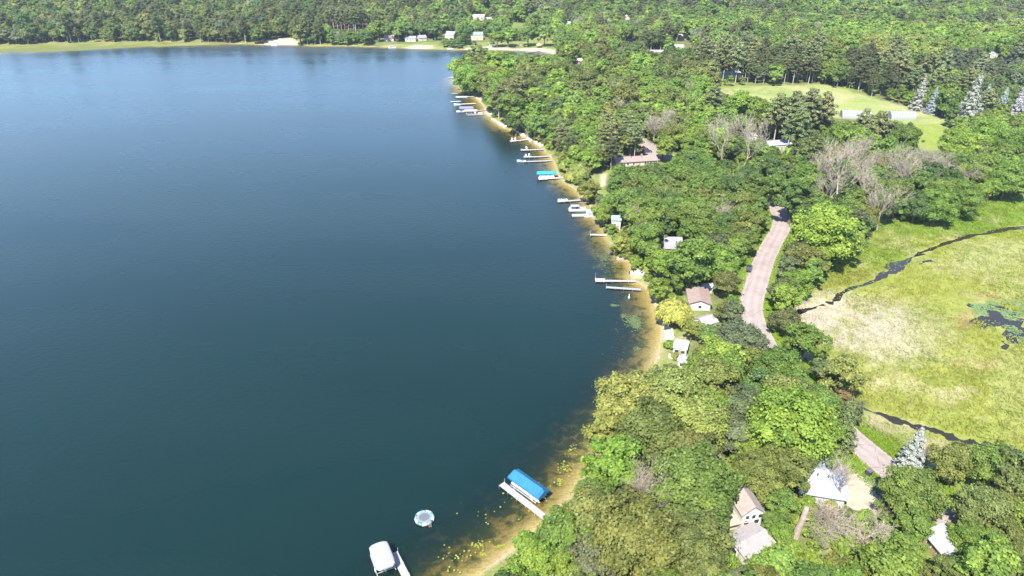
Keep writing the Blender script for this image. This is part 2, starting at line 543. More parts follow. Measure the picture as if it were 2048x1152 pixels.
# water weed growing on the bed: sparse in the shallows, closing with depth
sub = N(nt, 'ShaderNodeMath', operation='MULTIPLY_ADD', inp={1: 0.17, 2: -0.05})
nt.links.new(w.outputs['Fac'], sub.inputs[0])
sub2 = N(nt, 'ShaderNodeMath', operation='MINIMUM', inp={1: 0.17})
nt.links.new(sub.outputs[0], sub2.inputs[0])
add = N(nt, 'ShaderNodeMath', operation='ADD')
nt.links.new(no2.outputs['Fac'], add.inputs[0]); nt.links.new(sub2.outputs[0], add.inputs[1])
add3 = N(nt, 'ShaderNodeMath', operation='MULTIPLY_ADD', inp={1: 0.35, 2: -0.17})
nt.links.new(no3.outputs['Fac'], add3.inputs[0])
add2 = N(nt, 'ShaderNodeMath', operation='ADD')
nt.links.new(add.outputs[0], add2.inputs[0]); nt.links.new(add3.outputs[0], add2.inputs[1])
rw = N(nt, 'ShaderNodeMapRange', interpolation_type='SMOOTHSTEP', inp={'From Min': 0.47, 'From Max': 0.67})
nt.links.new(add2.outputs[0], rw.inputs[0])
dw = N(nt, 'ShaderNodeMapRange', inp={'From Min': 0.12, 'From Max': 0.35})
nt.links.new(w.outputs['Fac'], dw.inputs[0])
mw = N(nt, 'ShaderNodeMath', operation='MULTIPLY')
nt.links.new(rw.outputs[0], mw.inputs[0]); nt.links.new(dw.outputs[0], mw.inputs[1])
weed = N(nt, 'ShaderNodeMix', data_type='RGBA', inp={7: (0.055, 0.07, 0.02, 1)})
nt.links.new(mw.outputs[0], weed.inputs[0]); nt.links.new(mul.outputs[2], weed.inputs[6])
nt.links.new(weed.outputs[2], p.inputs['Base Color'])
bmp = N(nt, 'ShaderNodeBump', inp={'Strength': 0.5, 'Distance': 0.25})
nt.links.new(no1.outputs['Fac'], bmp.inputs['Height']); nt.links.new(bmp.outputs[0], p.inputs['Normal'])
nt.links.new(p.outputs[0], out.inputs[0])
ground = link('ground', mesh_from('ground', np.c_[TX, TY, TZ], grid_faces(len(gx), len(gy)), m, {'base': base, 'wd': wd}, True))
tag(ground, 'wooded lakeside ground with lawns, field, marsh flats and sandy lake bed', kind='structure')

# ---------------------------------------------------------------- the lake surface
m, nt, out = new_mat('lake_water')
geo = N(nt, 'ShaderNodeNewGeometry')
w = N(nt, 'ShaderNodeAttribute', attribute_name='wd')
mp = N(nt, 'ShaderNodeMapping', inp={'Scale': (0.55, 1.0, 1.0), 'Rotation': (0, 0, R(12))})
nt.links.new(geo.outputs['Position'], mp.inputs[0])
wv1 = N(nt, 'ShaderNodeTexNoise', inp={'Scale': 0.85, 'Detail': 4.0, 'Roughness': 0.6})
wv2 = N(nt, 'ShaderNodeTexNoise', inp={'Scale': 1.0, 'Detail': 4.0})
mp2 = N(nt, 'ShaderNodeMapping', inp={'Scale': (0.006, 0.022, 1.0), 'Rotation': (0, 0, R(-14))})
nt.links.new(geo.outputs['Position'], mp2.inputs[0])
nt.links.new(mp.outputs[0], wv1.inputs['Vector']); nt.links.new(mp2.outputs[0], wv2.inputs['Vector'])
wr = N(nt, 'ShaderNodeMapRange', inp={'From Min': 0.3, 'From Max': 0.7, 'To Min': 0.25, 'To Max': 0.55})
nt.links.new(wv2.outputs['Fac'], wr.inputs[0])
bmp = N(nt, 'ShaderNodeBump', inp={'Distance': 0.18})
nt.links.new(wr.outputs[0], bmp.inputs['Strength']); nt.links.new(wv1.outputs['Fac'], bmp.inputs['Height'])
fr = N(nt, 'ShaderNodeFresnel', inp={'IOR': 1.33})
nt.links.new(bmp.outputs[0], fr.inputs['Normal'])
gl = N(nt, 'ShaderNodeBsdfGlossy', inp={'Roughness': 0.25, 'Color': (1, 1, 1, 1)})
rr_ = N(nt, 'ShaderNodeMapRange', inp={'From Min': 0.3, 'From Max': 0.7, 'To Min': 0.21, 'To Max': 0.36})
nt.links.new(wv2.outputs['Fac'], rr_.inputs[0]); nt.links.new(rr_.outputs[0], gl.inputs['Roughness'])
nt.links.new(bmp.outputs[0], gl.inputs['Normal'])
comb = N(nt, 'ShaderNodeCombineColor')
for i, k in enumerate((0.78, 0.72, 0.32)):     # what a metre of this water lets through
    pw = N(nt, 'ShaderNodeMath', operation='POWER', inp={0: k})
    nt.links.new(w.outputs['Fac'], pw.inputs[1]); nt.links.new(pw.outputs[0], comb.inputs[i])
tr = N(nt, 'ShaderNodeBsdfTransparent')
nt.links.new(comb.outputs[0], tr.inputs['Color'])
df = N(nt, 'ShaderNodeBsdfDiffuse', inp={'Color': (0.0022, 0.0125, 0.0100, 1)})   # light sent back by the water column
ex = N(nt, 'ShaderNodeMath', operation='POWER', inp={0: 0.42})
nt.links.new(w.outputs['Fac'], ex.inputs[1])
inv = N(nt, 'ShaderNodeMath', operation='SUBTRACT', inp={0: 1.0})
nt.links.new(ex.outputs[0], inv.inputs[1])
mb = N(nt, 'ShaderNodeMixShader')
nt.links.new(inv.outputs[0], mb.inputs[0]); nt.links.new(tr.outputs[0], mb.inputs[1]); nt.links.new(df.outputs[0], mb.inputs[2])
ms_ = N(nt, 'ShaderNodeMixShader')
nt.links.new(fr.outputs[0], ms_.inputs[0]); nt.links.new(mb.outputs[0], ms_.inputs[1]); nt.links.new(gl.outputs[0], ms_.inputs[2])
nt.links.new(ms_.outputs[0], out.inputs[0])
MATS['lake_water'] = m
keep = (LS > -6)
f = grid_faces(len(gx), len(gy), keep)
used, inv_ = np.unique(f, return_inverse=True)
lake = link('lake', mesh_from('lake', np.c_[TX, TY, np.zeros(len(TX))][used], inv_.reshape(-1, 4), m, {'wd': np.where(LS > 0, wd, 0)[used]}, True))
tag(lake, 'dark blue-green lake with a light ripple', kind='structure')

# ---------------------------------------------------------------- road, drives, pads
def ribbon(name, line, width, mat, dz, label):
    line = np.asarray(line)
    t = np.gradient(line, axis=0)
    t /= np.linalg.norm(t, axis=1)[:, None]
    nrm = np.c_[-t[:, 1], t[:, 0]]
    cols = []
    for k, off in enumerate(np.linspace(-0.5, 0.5, 9)):
        j = 0.25 * (np.array([vnoise(np.array([i * 1.3]), np.array([k * 7.7]), 2, 8)[0] for i in range(len(line))]) - 0.5) if off in (-0.5, 0.5) else 0
        q = line + nrm * (np.asarray(off * width + j).reshape(-1, 1) if off in (-0.5, 0.5) else off * width)
        cols.append(np.c_[q, height(q[:, 0], q[:, 1]) + dz + 0.05 * (1 - abs(off) * 2)])
    V = np.stack(cols, 1).reshape(-1, 3)
    o = link(name, mesh_from(name, V, grid_faces(9, len(line))[:, ::-1], mat, {'across': np.tile(np.linspace(-1, 1, 9), len(line))}))
    return tag(o, label, kind='structure')

m, nt, out = new_mat('asphalt')
p = N(nt, 'ShaderNodeBsdfPrincipled', inp={'Roughness': 0.92, 'Specular IOR Level': 0.2})
geo = N(nt, 'ShaderNodeNewGeometry')
a = N(nt, 'ShaderNodeAttribute', attribute_name='across')
n1_ = N(nt, 'ShaderNodeTexNoise', inp={'Scale': 0.22, 'Detail': 6.0, 'Roughness': 0.65}); n2_ = N(nt, 'ShaderNodeTexNoise', inp={'Scale': 3.5, 'Detail': 5.0})
vo = N(nt, 'ShaderNodeTexVoronoi', feature='DISTANCE_TO_EDGE', inp={'Scale': 0.16})
for q_ in (n1_, n2_, vo):
    nt.links.new(geo.outputs['Position'], q_.inputs['Vector'])
# wheel tracks: paler strips where tyres polish the chip seal
w1 = N(nt, 'ShaderNodeMath', operation='MULTIPLY', inp={1: 9.4}); nt.links.new(a.outputs['Fac'], w1.inputs[0])
w2 = N(nt, 'ShaderNodeMath', operation='COSINE'); nt.links.new(w1.outputs[0], w2.inputs[0])
w3 = N(nt, 'ShaderNodeMapRange', inp={'From Min': -1.0, 'From Max': 1.0, 'To Min': 1.06, 'To Max': 0.93}); nt.links.new(w2.outputs[0], w3.inputs[0])
r1 = N(nt, 'ShaderNodeMapRange', inp={'From Min': 0.3, 'From Max': 0.7, 'To Min': 0.84, 'To Max': 1.12}); nt.links.new(n1_.outputs['Fac'], r1.inputs[0])
r2 = N(nt, 'ShaderNodeMapRange', inp={'From Min': 0.3, 'From Max': 0.7, 'To Min': 0.88, 'To Max': 1.1}); nt.links.new(n2_.outputs['Fac'], r2.inputs[0])
ck = N(nt, 'ShaderNodeMapRange', inp={'From Min': 0.0, 'From Max': 0.02, 'To Min': 0.72, 'To Max': 1.0}); nt.links.new(vo.outputs['Distance'], ck.inputs[0])
prod = w3.outputs[0]
for q_ in (r1, r2, ck):
    mm_ = N(nt, 'ShaderNodeMath', operation='MULTIPLY'); nt.links.new(prod, mm_.inputs[0]); nt.links.new(q_.outputs[0], mm_.inputs[1]); prod = mm_.outputs[0]
mc = N(nt, 'ShaderNodeMix', data_type='RGBA', blend_type='MULTIPLY', inp={0: 1.0, 6: (0.245, 0.20, 0.183, 1)})
nt.links.new(prod, mc.inputs[7]); nt.links.new(mc.outputs[2], p.inputs['Base Color']); nt.links.new(p.outputs[0], out.inputs[0])
asph = m
ribbon('road', ROAD, 6.6, asph, 0.10, 'pinkish grey rural road winding between the lake wood and the marsh')

def sheet(name, px, mat, dz, label, ragged=0.25):
    """flat pad: the pixel outline is where its edge lies on the ground"""
    P = [G(*p).xy for p in px]
    Q = []
    for i in range(len(P)):
        a, b = P[i], P[(i + 1) % len(P)]
        n = max(2, int((b - a).length / 1.2))
        for k in range(n):
            c = a.lerp(b, k / n)
            Q.append((c.x + rnd.uniform(-ragged, ragged), c.y + rnd.uniform(-ragged, ragged)))
    z = max(gz(*q) for q in Q)
    bm = bmesh.new()
    top = [bm.verts.new((q[0], q[1], max(gz(*q), z - 0.5) + dz)) for q in Q]
    bm.faces.new(top)
    bmesh.ops.triangulate(bm, faces=bm.faces[:])
    bmesh.ops.recalc_face_normals(bm, faces=bm.faces[:])
    me = bpy.data.meshes.new(name)
    bm.to_mesh(me); bm.free()
    if me.polygons[0].normal.z < 0:
        me.flip_normals()
    me.materials.append(mat)
    return tag(link(name, me), label, kind='structure')

concrete = plain('pale_concrete', (0.27, 0.24, 0.18), 0.9, 0.16, 0.5)
gravel = plain('gravel', (0.33, 0.28, 0.25), 0.95, 0.3, 2.5, bump=0.3)
sheet('driveway', [(1690, 950), (1716, 947), (1730, 957), (1747, 971), (1752, 992), (1756, 1014), (1752, 1030), (1694, 1018), (1690, 997)], concrete, 0.06, 'pale concrete apron beside the white-roofed garage')
sheet('driveway_mouth', [(1730, 957), (1738, 950), (1775, 968), (1790, 985), (1775, 1012), (1757, 1014), (1752, 992), (1747, 971)], plain('tree_shadowed_drive', (0.15, 0.14, 0.145), 0.9, 0.15, 0.8), 0.05, 'mouth of the drive at the road, tree shadow painted dark on it')  # dark colour is the tree's shadow painted onto the drive mouth
sheet('sand_path', [(1330, 655), (1338, 652), (1347, 660), (1349, 675), (1342, 682), (1330, 680)], plain('pale_sand', (0.45, 0.4, 0.31), 0.95, 0.1, 1.0), 0.05, 'pale sand landing between the lawn and the white cabin')
sheet('side_drive', [(1278, 296), (1285, 289), (1296, 287), (1330, 305), (1338, 314), (1318, 322), (1290, 310)], asph, 0.16, 'tarred yard in front of the long brown-roofed house', 0.1)

# marsh water: dark channel, ditches and the lily pond
m, nt, out = new_mat('marsh_water')
p = N(nt, 'ShaderNodeBsdfPrincipled', inp={'Base Color': (0.022, 0.017, 0.012, 1), 'Roughness': 0.12, 'IOR': 1.33, 'Specular IOR Level': 0.35})
nt.links.new(p.outputs[0], out.inputs[0])
MATS['marsh_water'] = m

def channel(name, px, widths, label):
    L = catmull([G(*p).xy for p in px], 20)
    W = np.interp(np.linspace(0, 1, len(L)), np.linspace(0, 1, len(widths)), widths)
    t = np.gradient(L, axis=0); t /= np.linalg.norm(t, axis=1)[:, None]
    nrm = np.c_[-t[:, 1], t[:, 0]]
    k = np.arange(len(L)) * 1.0
    wl_ = W * np.clip(-0.2 + 1.3 * vnoise(k, k * 0, 9, 41) + 0.35 * vnoise(k, k * 0, 3, 45), 0.03, 1.3); wr_ = W * np.clip(-0.2 + 1.3 * vnoise(k, k * 0 + 9, 8, 43) + 0.35 * vnoise(k, k * 0, 2.5, 47), 0.03, 1.3)
    A, B = L + nrm * wl_[:, None] * 0.5, L - nrm * wr_[:, None] * 0.5
    Z = 0.52
    V = np.stack([np.c_[A, np.full(len(L), Z)], np.c_[B, np.full(len(L), Z)]], 1).reshape(-1, 3)
    for i in range(len(V)):
        V[i, 2] = max(V[i, 2], gz(V[i, 0], V[i, 1]) + 0.02)
    o = link(name, mesh_from(name, V, grid_faces(2, len(L)), MATS['marsh_water']))
    return tag(o, label, kind='structure')
CHAN = [
    ('channel', [(2140, 440), (2048, 453), (1990, 464), (1940, 474), (1890, 487), (1858, 500), (1830, 512)], [3, 3.6, 3, 3.6, 2.2, 1.5], 'dark brown channel along the far side of the marsh'),
    ('channel', [(1850, 508), (1805, 522), (1790, 540), (1770, 552), (1735, 567), (1700, 578), (1672, 600), (1655, 607)], [1.5, 4.5, 6, 3.6, 2.2, 2, 3, 2.2], 'dark channel reaching the marsh edge below the bushy clump'),
    ('ditch', [(1650, 610), (1622, 616), (1600, 626), (1588, 645), (1585, 668), (1600, 700), (1618, 717), (1645, 738)], [2, 1.8, 2.2, 2.6, 2.6, 2.6, 2.2, 1.2], 'narrow wet ditch at the marsh edge beside the road verge'),
    ('channel', [(1725, 815), (1765, 832), (1800, 842), (1835, 852), (1870, 862), (1905, 876), (1950, 888), (1990, 893)], [2, 2.5, 3, 3, 3.2, 4, 5.5, 2], 'black water channel on the near side of the marsh'),
    ('pond', [(1935, 608), (1975, 622), (2010, 640), (2060, 662), (2140, 690)], [3, 14, 20, 18, 14], 'lily pond at the edge of the marsh'),
    ('pool', [(1838, 528), (1852, 524), (1864, 520)], [1.2, 2.2, 1.2], 'small blue pool beside the marsh channel'),
    ('pool', [(2006, 682), (2010, 690), (2009, 699)], [1.5, 2.2, 1.2], 'tiny dark pool below the lily pond'),
]
for nm, px, wdt, lb in CHAN:
    channel(nm, px, wdt, lb)
WETLINES = [(np.array([G(*p).xy for p in c[1]]), max(c[2])) for c in CHAN]

# ---------------------------------------------------------------- marsh grass, lily pads (uncountable)
m, nt, out = new_mat('sedge')
a = N(nt, 'ShaderNodeAttribute', attribute_name='tuft')
d = N(nt, 'ShaderNodeBsdfDiffuse'); t = N(nt, 'ShaderNodeBsdfTranslucent'); mx = N(nt, 'ShaderNodeMixShader', inp={0: 0.35})
nt.links.new(a.outputs['Color'], d.inputs[0]); nt.links.new(a.outputs['Color'], t.inputs[0])
nt.links.new(d.outputs[0], mx.inputs[1]); nt.links.new(t.outputs[0], mx.inputs[2]); nt.links.new(mx.outputs[0], out.inputs[0])
MATS['sedge'] = m
rs = np.random.RandomState(5)

def tufts(name, P, col, hmin, hmax, blades, wid, label):
    n = len(P)
    z = height(P[:, 0], P[:, 1])
    V, C = [], []
    for b in range(blades):
        ang = rs.rand(n) * 6.283
        h = hmin + (hmax - hmin) * rs.rand(n)
        lean = 0.4 + 0.8 * rs.rand(n)
        la = 0.5 + rs.randn(n) * 0.8 + 2.0 * vnoise(P[:, 0], P[:, 1], 12, 66)
        w_ = wid * (0.6 + 0.8 * rs.rand(n))
        bx, by = P[:, 0] + (rs.rand(n) - 0.5) * 0.5, P[:, 1] + (rs.rand(n) - 0.5) * 0.5
        dx, dy = np.cos(ang) * w_, np.sin(ang) * w_
        a_ = np.c_[bx - dx, by - dy, z]
        b_ = np.c_[bx + dx, by + dy, z]
        c_ = np.c_[bx + np.cos(la) * lean * h, by + np.sin(la) * lean * h, z + h]
        V.append(np.stack([a_, b_, c_], 1))
        cc = col * (0.95 + 0.4 * rs.rand(n))[:, None]
        C.append(np.repeat(cc[:, None, :], 3, 1))
    V = np.concatenate(V).reshape(-1, 3); C = np.concatenate(C).reshape(-1, 3)
    o = link(name, mesh_from(name, V, np.arange(len(V)).reshape(-1, 3), MATS['sedge'], {'tuft': C}))
    return tag(o, label, name.replace('_', ' '), kind='stuff')

def scatter_in(poly, n, margin=0):
    poly = np.array(poly)
    lo, hi = poly.min(0), poly.max(0)
    P = lo + rs.rand(n, 2) * (hi - lo)
    return P[signed(P, poly) > margin]

vis = [(1560, 600), (1700, 500), (1740, 455), (2100, 370), (2100, 1010), (1900, 1010), (1780, 920), (1700, 850), (1570, 720)]
P = scatter_in([flat(*p, 0.5) for p in vis], 150000)
P = P[signed(P, MARSH) > -3]
P = P[seg_dist(P, ROAD, False) > 4.2]
dry = np.ones(len(P))
for L, wdt in WETLINES:
    dry = np.minimum(dry, smooth(wdt * 0.22, wdt * 0.55, seg_dist(P, L, False)))
P = P[rs.rand(len(P)) < 0.02 + 0.98 * dry]
P = P[rs.rand(len(P)) < 0.35 + 0.65 * smooth(0.35, 0.6, vnoise(P[:, 0], P[:, 1], 2.3, 61))]
tufts('marsh_grass', P, marsh_colour(P), 0.2, 0.55, 2, 0.2, 'straw and lime coloured sedge covering the marsh')
# verge grass beside the road
i = rs.randint(0, len(ROAD) - 1, 26000)
off = (3.6 + 4.5 * rs.rand(26000) ** 1.4) * np.where(rs.rand(26000) < 0.6, -1, 1)
tt = np.gradient(ROAD, axis=0); tt /= np.linalg.norm(tt, axis=1)[:, None]
P = ROAD[i] + np.c_[-tt[:, 1], tt[:, 0]][i] * off[:, None] + tt[i] * rs.uniform(-4, 4, (26000, 1))
P = P[(seg_dist(P, ROAD, False) > 3.5) & (P[:, 1] < 260)]
tufts('verge_grass', P, np.tile([0.115, 0.18, 0.02], (len(P), 1)), 0.15, 0.5, 2, 0.18, 'bright green grass along the road verges')

def pads(name, P, col, r0, r1, z, label):
    n = len(P)
    k = 6
    ang = np.arange(k) * 2 * math.pi / k
    rad = r0 + (r1 - r0) * rs.rand(n, 1) * (0.75 + 0.5 * rs.rand(n, k))
    V = np.stack([P[:, :1] + rad * np.cos(ang), P[:, 1:2] + rad * np.sin(ang), np.full((n, k), z) + 0.01 * rs.rand(n, 1)], -1).reshape(-1, 3)
    C = np.repeat(np.array(col) * (0.7 + 0.6 * rs.rand(n, 1)), k, 0)
    o = link(name, mesh_from(name, V, np.arange(n * k).reshape(n, k), MATS['sedge'], {'tuft': C}))
    return tag(o, label, 'lily pads', kind='stuff')
def cloud(spots):
    out_ = []
    for px, py, rx, ry, n in spots:
        c = np.array(flat(px, py))
        ex_ = np.array(flat(px + rx, py)) - c; ey_ = np.array(flat(px, py - ry)) - c
        g_ = rs.randn(n, 2) * 0.5
        out_.append(c + g_[:, :1] * ex_ + g_[:, 1:] * ey_)
    return np.concatenate(out_)
P = cloud([(1265, 640, 16, 12, 260), (1275, 650, 12, 10, 120), (1248, 632, 8, 6, 50), (1228, 611, 8, 2, 40), (1240, 540, 30, 12, 60), (1215, 500, 20, 28, 150), (1190, 480, 18, 30, 70), (1205, 520, 20, 25, 110),
           (1275, 698, 8, 4, 30), (1240, 660, 30, 40, 14), (1245, 700, 30, 30, 10), (1150, 880, 40, 40, 10)])
P = P[signed(P, LAKE) > 1.0]
pads('lily_pads', P, (0.12, 0.16, 0.065), 0.10, 0.27, 0.012, 'floating lily pads scattered off the sandy shore by the docks')
P = cloud([(955, 1090, 14, 8, 26), (1000, 1093, 14, 5, 30), (965, 1108, 10, 6, 20), (1130, 935, 14, 14, 40), (1120, 960, 14, 14, 30), (1060, 1000, 60, 40, 20), (920, 1110, 40, 20, 24), (1145, 905, 14, 20, 20), (905, 1140, 20, 8, 8), (960, 1030, 40, 30, 10)])
P = P[signed(P, LAKE) > 0.8]
pads('pond_lilies', P, (0.25, 0.27, 0.05), 0.1, 0.26, 0.012, 'yellow-green lily pads near the blue-canopied boat lift')
c = np.concatenate([scatter_in([flat(*p, 0.55) for p in [(1940, 604), (1990, 600), (2060, 598), (2120, 640), (2120, 700), (2050, 690), (1985, 660), (1945, 625)]], 6500),
                    scatter_in([flat(*p, 0.55) for p in [(1670, 585), (1740, 556), (1780, 530), (1850, 500), (1870, 515), (1800, 555), (1700, 592), (1650, 612)]], 1500)])
c = c[rs.rand(len(c)) < smooth(0.36, 0.52, vnoise(c[:, 0], c[:, 1], 3.2, 71))]
c = c[seg_dist(c, WETLINES[4][0], False) < 12] if False else c
pads('lily_pads_of_the_pond', c, (0.15, 0.22, 0.09), 0.14, 0.34, 0.57, 'pale green lily pads crowding the marsh pond')
# fast ground lookup on the finished sheet
_TZ = TZ.reshape(len(gy), len(gx))
def ground_z(x, y):
    i = min(max(int(np.searchsorted(gx, x)) - 1, 0), len(gx) - 2)
    j = min(max(int(np.searchsorted(gy, y)) - 1, 0), len(gy) - 2)
    u = min(max((x - gx[i]) / (gx[i + 1] - gx[i]), 0), 1)
    v = min(max((y - gy[j]) / (gy[j + 1] - gy[j]), 0), 1)
    return float((_TZ[j, i] * (1 - u) + _TZ[j, i + 1] * u) * (1 - v) + (_TZ[j + 1, i] * (1 - u) + _TZ[j + 1, i + 1] * u) * v)
def G(px, py, dz=0.0):
    z = 1.0
    for _ in range(6):
        x, y = flat(px, py, z + dz)
        z = max(0.0, ground_z(x, y))
    return Vector((x, y, z))
gz = ground_z

# ---------------------------------------------------------------- buildings
FOOT, LAND = [], []
white_wall = plain('white_siding', (0.36, 0.352, 0.335), 0.7, 0.12, 0.6, streak=(1, 1, 4))
cream_wall = plain('cream_siding', (0.38, 0.34, 0.26), 0.75, 0.12, 0.6, streak=(1, 1, 4))
pink_wall = plain('pinkish_siding', (0.34, 0.28, 0.26), 0.75, 0.12, 0.6)
wood_wall = plain('weathered_boards', (0.30, 0.20, 0.13), 0.85, 0.25, 0.8, streak=(1, 1, 5))
white_roof = plain('white_metal_roof', (0.29, 0.30, 0.325), 0.45, 0.10, 0.7, spec=0.5)
brown_roof = plain('brown_shingle', (0.215, 0.155, 0.135), 0.9, 0.2, 1.2, bump=0.2)
tan_roof = plain('tan_shingle', (0.25, 0.20, 0.175), 0.9, 0.22, 1.2, bump=0.2)
grey_roof = plain('grey_shingle', (0.19, 0.18, 0.20), 0.9, 0.2, 1.2, bump=0.2)
lgrey_roof = plain('light_grey_shingle', (0.22, 0.215, 0.225), 0.9, 0.2, 1.2, bump=0.2)
green_roof = plain('green_shingle', (0.16, 0.24, 0.21), 0.85, 0.15, 1.2)
red_roof = plain('red_brown_shingle', (0.30, 0.17, 0.14), 0.9, 0.2, 1.2)
trim_mat = plain('white_trim', (0.78, 0.77, 0.74), 0.6, 0.06)
deck_mat = plain('brown_deck', (0.36, 0.25, 0.17), 0.85, 0.25, 1.5, streak=(1, 4, 1))
glass = plain('window_glass', (0.03, 0.04, 0.05), 0.08, 0.1, 1.0, spec=0.7)
dark_metal = plain('dark_metal', (0.05, 0.05, 0.055), 0.5, 0.2)

def chevron(w, d, wall_h, rise, ov, t=0.16):
    """gable roof with its ridge along x: one folded slab"""
    k = rise / (d / 2)
    ye = d / 2 + ov
    prof = [(-ye, wall_h - k * ov), (0, wall_h + rise), (ye, wall_h - k * ov), (ye, wall_h - k * ov + t), (0, wall_h + rise + t * 1.15), (-ye, wall_h - k * ov + t)]
    return [[(x, y, z) for y, z in prof] for x in (-w / 2 - ov, w / 2 + ov)]

def house(name, label, cat, p1, p2, depth, wall_h, rise, roof, wall, ridge='x', ov=0.4, wins=2, door=True, chimney=False, group=None, lm=None, seams=False):
    """p1, p2: pixels of the two ends of the eave that faces the camera"""
    A, B = G(*p1, wall_h), G(*p2, wall_h)
    ax = (B - A); ax.z = 0
    w = ax.length
    rz = math.atan2(ax.y, ax.x)
    nrm = Vector((-math.sin(rz), math.cos(rz), 0))
    c = (A + B) / 2 + nrm * depth / 2
    c.z = min(gz(A.x, A.y), gz(c.x, c.y), gz(B.x, B.y))
    c.z = max(c.z, 0.1)
    o = thing(name, c, rz, label, cat, group)
    # body with gables
    W, D = (w, depth) if ridge == 'x' else (depth, w)
    m = MB()
    hw, hd = W / 2, D / 2
    z0 = -0.6
    V = [(-hw, -hd, z0), (hw, -hd, z0), (hw, hd, z0), (-hw, hd, z0), (-hw, -hd, wall_h), (hw, -hd, wall_h), (hw, hd, wall_h), (-hw, hd, wall_h), (-hw, 0, wall_h + rise - 0.02), (hw, 0, wall_h + rise - 0.02)]
    m.add(V, [(0, 3, 2, 1), (0, 1, 5, 4), (2, 3, 7, 6), (1, 2, 6, 9, 5), (3, 0, 4, 8, 7), (4, 5, 9, 8), (6, 7, 8, 9)])
    body = m.build('wall', wall, o)
    rf = MB().loft(chevron(W, D, wall_h + 0.02, rise, ov)).build('roof', roof, o)
    rot = 0 if ridge == 'x' else math.pi / 2
    body.rotation_euler = rf.rotation_euler = (0, 0, rot)
    for q in range(2 if w > 7 and project(c.x, c.y, 0)[2] > 4 else 0):
        vp = MB().bar((0, 0, 0), (0, 0, 1.1), 0.13, 8).build('vent_pipe', dark_metal, rf)
        vp.location = (W * (-0.1 + 0.25 * q), -D * 0.14, wall_h + rise * 0.55)
    if chimney:
        ch = MB().box(-0.35, 0.35, -0.35, 0.35, wall_h + rise * 0.5, wall_h + rise + 0.9).build('chimney', red_roof, rf)
        ch.location = (W * 0.18, 0.5, 0)
    # windows and door in the wall that faces the camera (local -y), and one on each side
    fy = -depth / 2
    n = wins + (1 if door else 0)
    for k in range(n):
        x = -w / 2 + w * (k + 1) / (n + 1)
        if door and k == n // 2:
            dd_ = MB().box(x - 0.45, x + 0.45, fy - 0.05, fy + 0.02, -0.2, min(2.05, wall_h - 0.2)).build('door', wood_wall, o)
            MB().box(x + 0.28, x + 0.36, fy - 0.1, fy - 0.05, 0.9, 1.0).build('handle', dark_metal, dd_)
            continue
        zb = wall_h * 0.42
        f_ = MB().box(x - 0.62, x + 0.62, fy - 0.05, fy + 0.02, zb - 0.08, zb + 1.08).build('window', trim_mat, o)
        MB().box(x - 0.5, x + 0.5, fy - 0.065, fy - 0.045, zb, zb + 1.0).build('pane', glass, f_)
    for s in (-1, 1):
        x = s * w / 2
        zb = wall_h * 0.42
        f_ = MB().box(min(x, x + s * 0.05), max(x, x + s * 0.05), -0.6, 0.6, zb - 0.08, zb + 1.08).build('window', trim_mat, o)
        MB().box(min(x + s * 0.045, x + s * 0.065), max(x + s * 0.045, x + s * 0.065), -0.5, 0.5, zb, zb + 1.0).build('pane', glass, f_)
    if seams:      # standing seams of a metal roof
        k_ = rise / (D / 2)
        for q in range(int(W / 1.2)):
            x = -W / 2 + 0.6 + q * 1.2
            s_ = MB()
            y0 = -(D / 2 + ov)
            s_.add([(x - .03, y0, wall_h - k_ * ov + 0.17), (x + .03, y0, wall_h - k_ * ov + 0.17), (x + .03, 0, wall_h + rise + 0.21), (x - .03, 0, wall_h + rise + 0.21), (x - .03, y0, wall_h - k_ * ov + 0.23), (x + .03, y0, wall_h - k_ * ov + 0.23), (x + .03, 0, wall_h + rise + 0.27), (x - .03, 0, wall_h + rise + 0.27)],
                   [(0, 3, 2, 1), (4, 5, 6, 7), (0, 1, 5, 4), (1, 2, 6, 5), (2, 3, 7, 6), (3, 0, 4, 7)])
            s_.build('seam', roof, rf)
    ca, sa = math.cos(rz), math.sin(rz)
    FOOT.append([(c.x + ca * x - sa * y, c.y + sa * x + ca * y) for x, y in ((-w / 2 - .8, -depth / 2 - .8), (w / 2 + .8, -depth / 2 - .8), (w / 2 + .8, depth / 2 + .8), (-w / 2 - .8, depth / 2 + .8))])
    LAND.append((c.copy(), lm or 'the ' + name.replace('_', ' ')))
    return o, w

# near the bottom of the picture
h, w = house('white_house', 'white two-storey house with brown-grey roof and porch among the near oaks', 'house', (1486, 1028), (1527, 1022), 10, 5.0, 1.7, tan_roof, white_wall, 'y', lm='the white two-storey house')
m = MB()
m.slab([(-w / 2 - 3.2, -5.2, 2.4), (-w / 2 + 1.6, -5.2, 2.95), (-w / 2 + 1.6, 3.2, 2.95), (-w / 2 - 3.2, 3.2, 2.4)], 0.16)
m.build('porch_roof', plain('brown_felt_roof', (0.40, 0.28, 0.2), 0.9, 0.2, 1.0), h)
pw_ = MB().box(-w / 2 - 2.9, -w / 2 - 0.02, -4.0, 3.0, -0.4, 2.3).build('porch', cream_wall, h)
for k in range(4):
    MB().box(-w / 2 - 2.7 + k * 0.7, -w / 2 - 2.2 + k * 0.7, -4.06, -3.98, 1.0, 2.0).build('window', glass, pw_)
MB().box(-w / 2 - 3.6, w / 2 + 1.8, -8.0, -5.1, 0.15, 0.42).build('deck', deck_mat, h)
for k in range(3):
    f_ = MB().box(-1.5 + k * 1.3, -0.6 + k * 1.3, -5.08, -4.98, 3.4, 4.5).build('window', trim_mat, h)
    MB().box(-1.42 + k * 1.3, -0.68 + k * 1.3, -5.1, -5.07, 3.5, 4.4).build('pane', glass, f_)
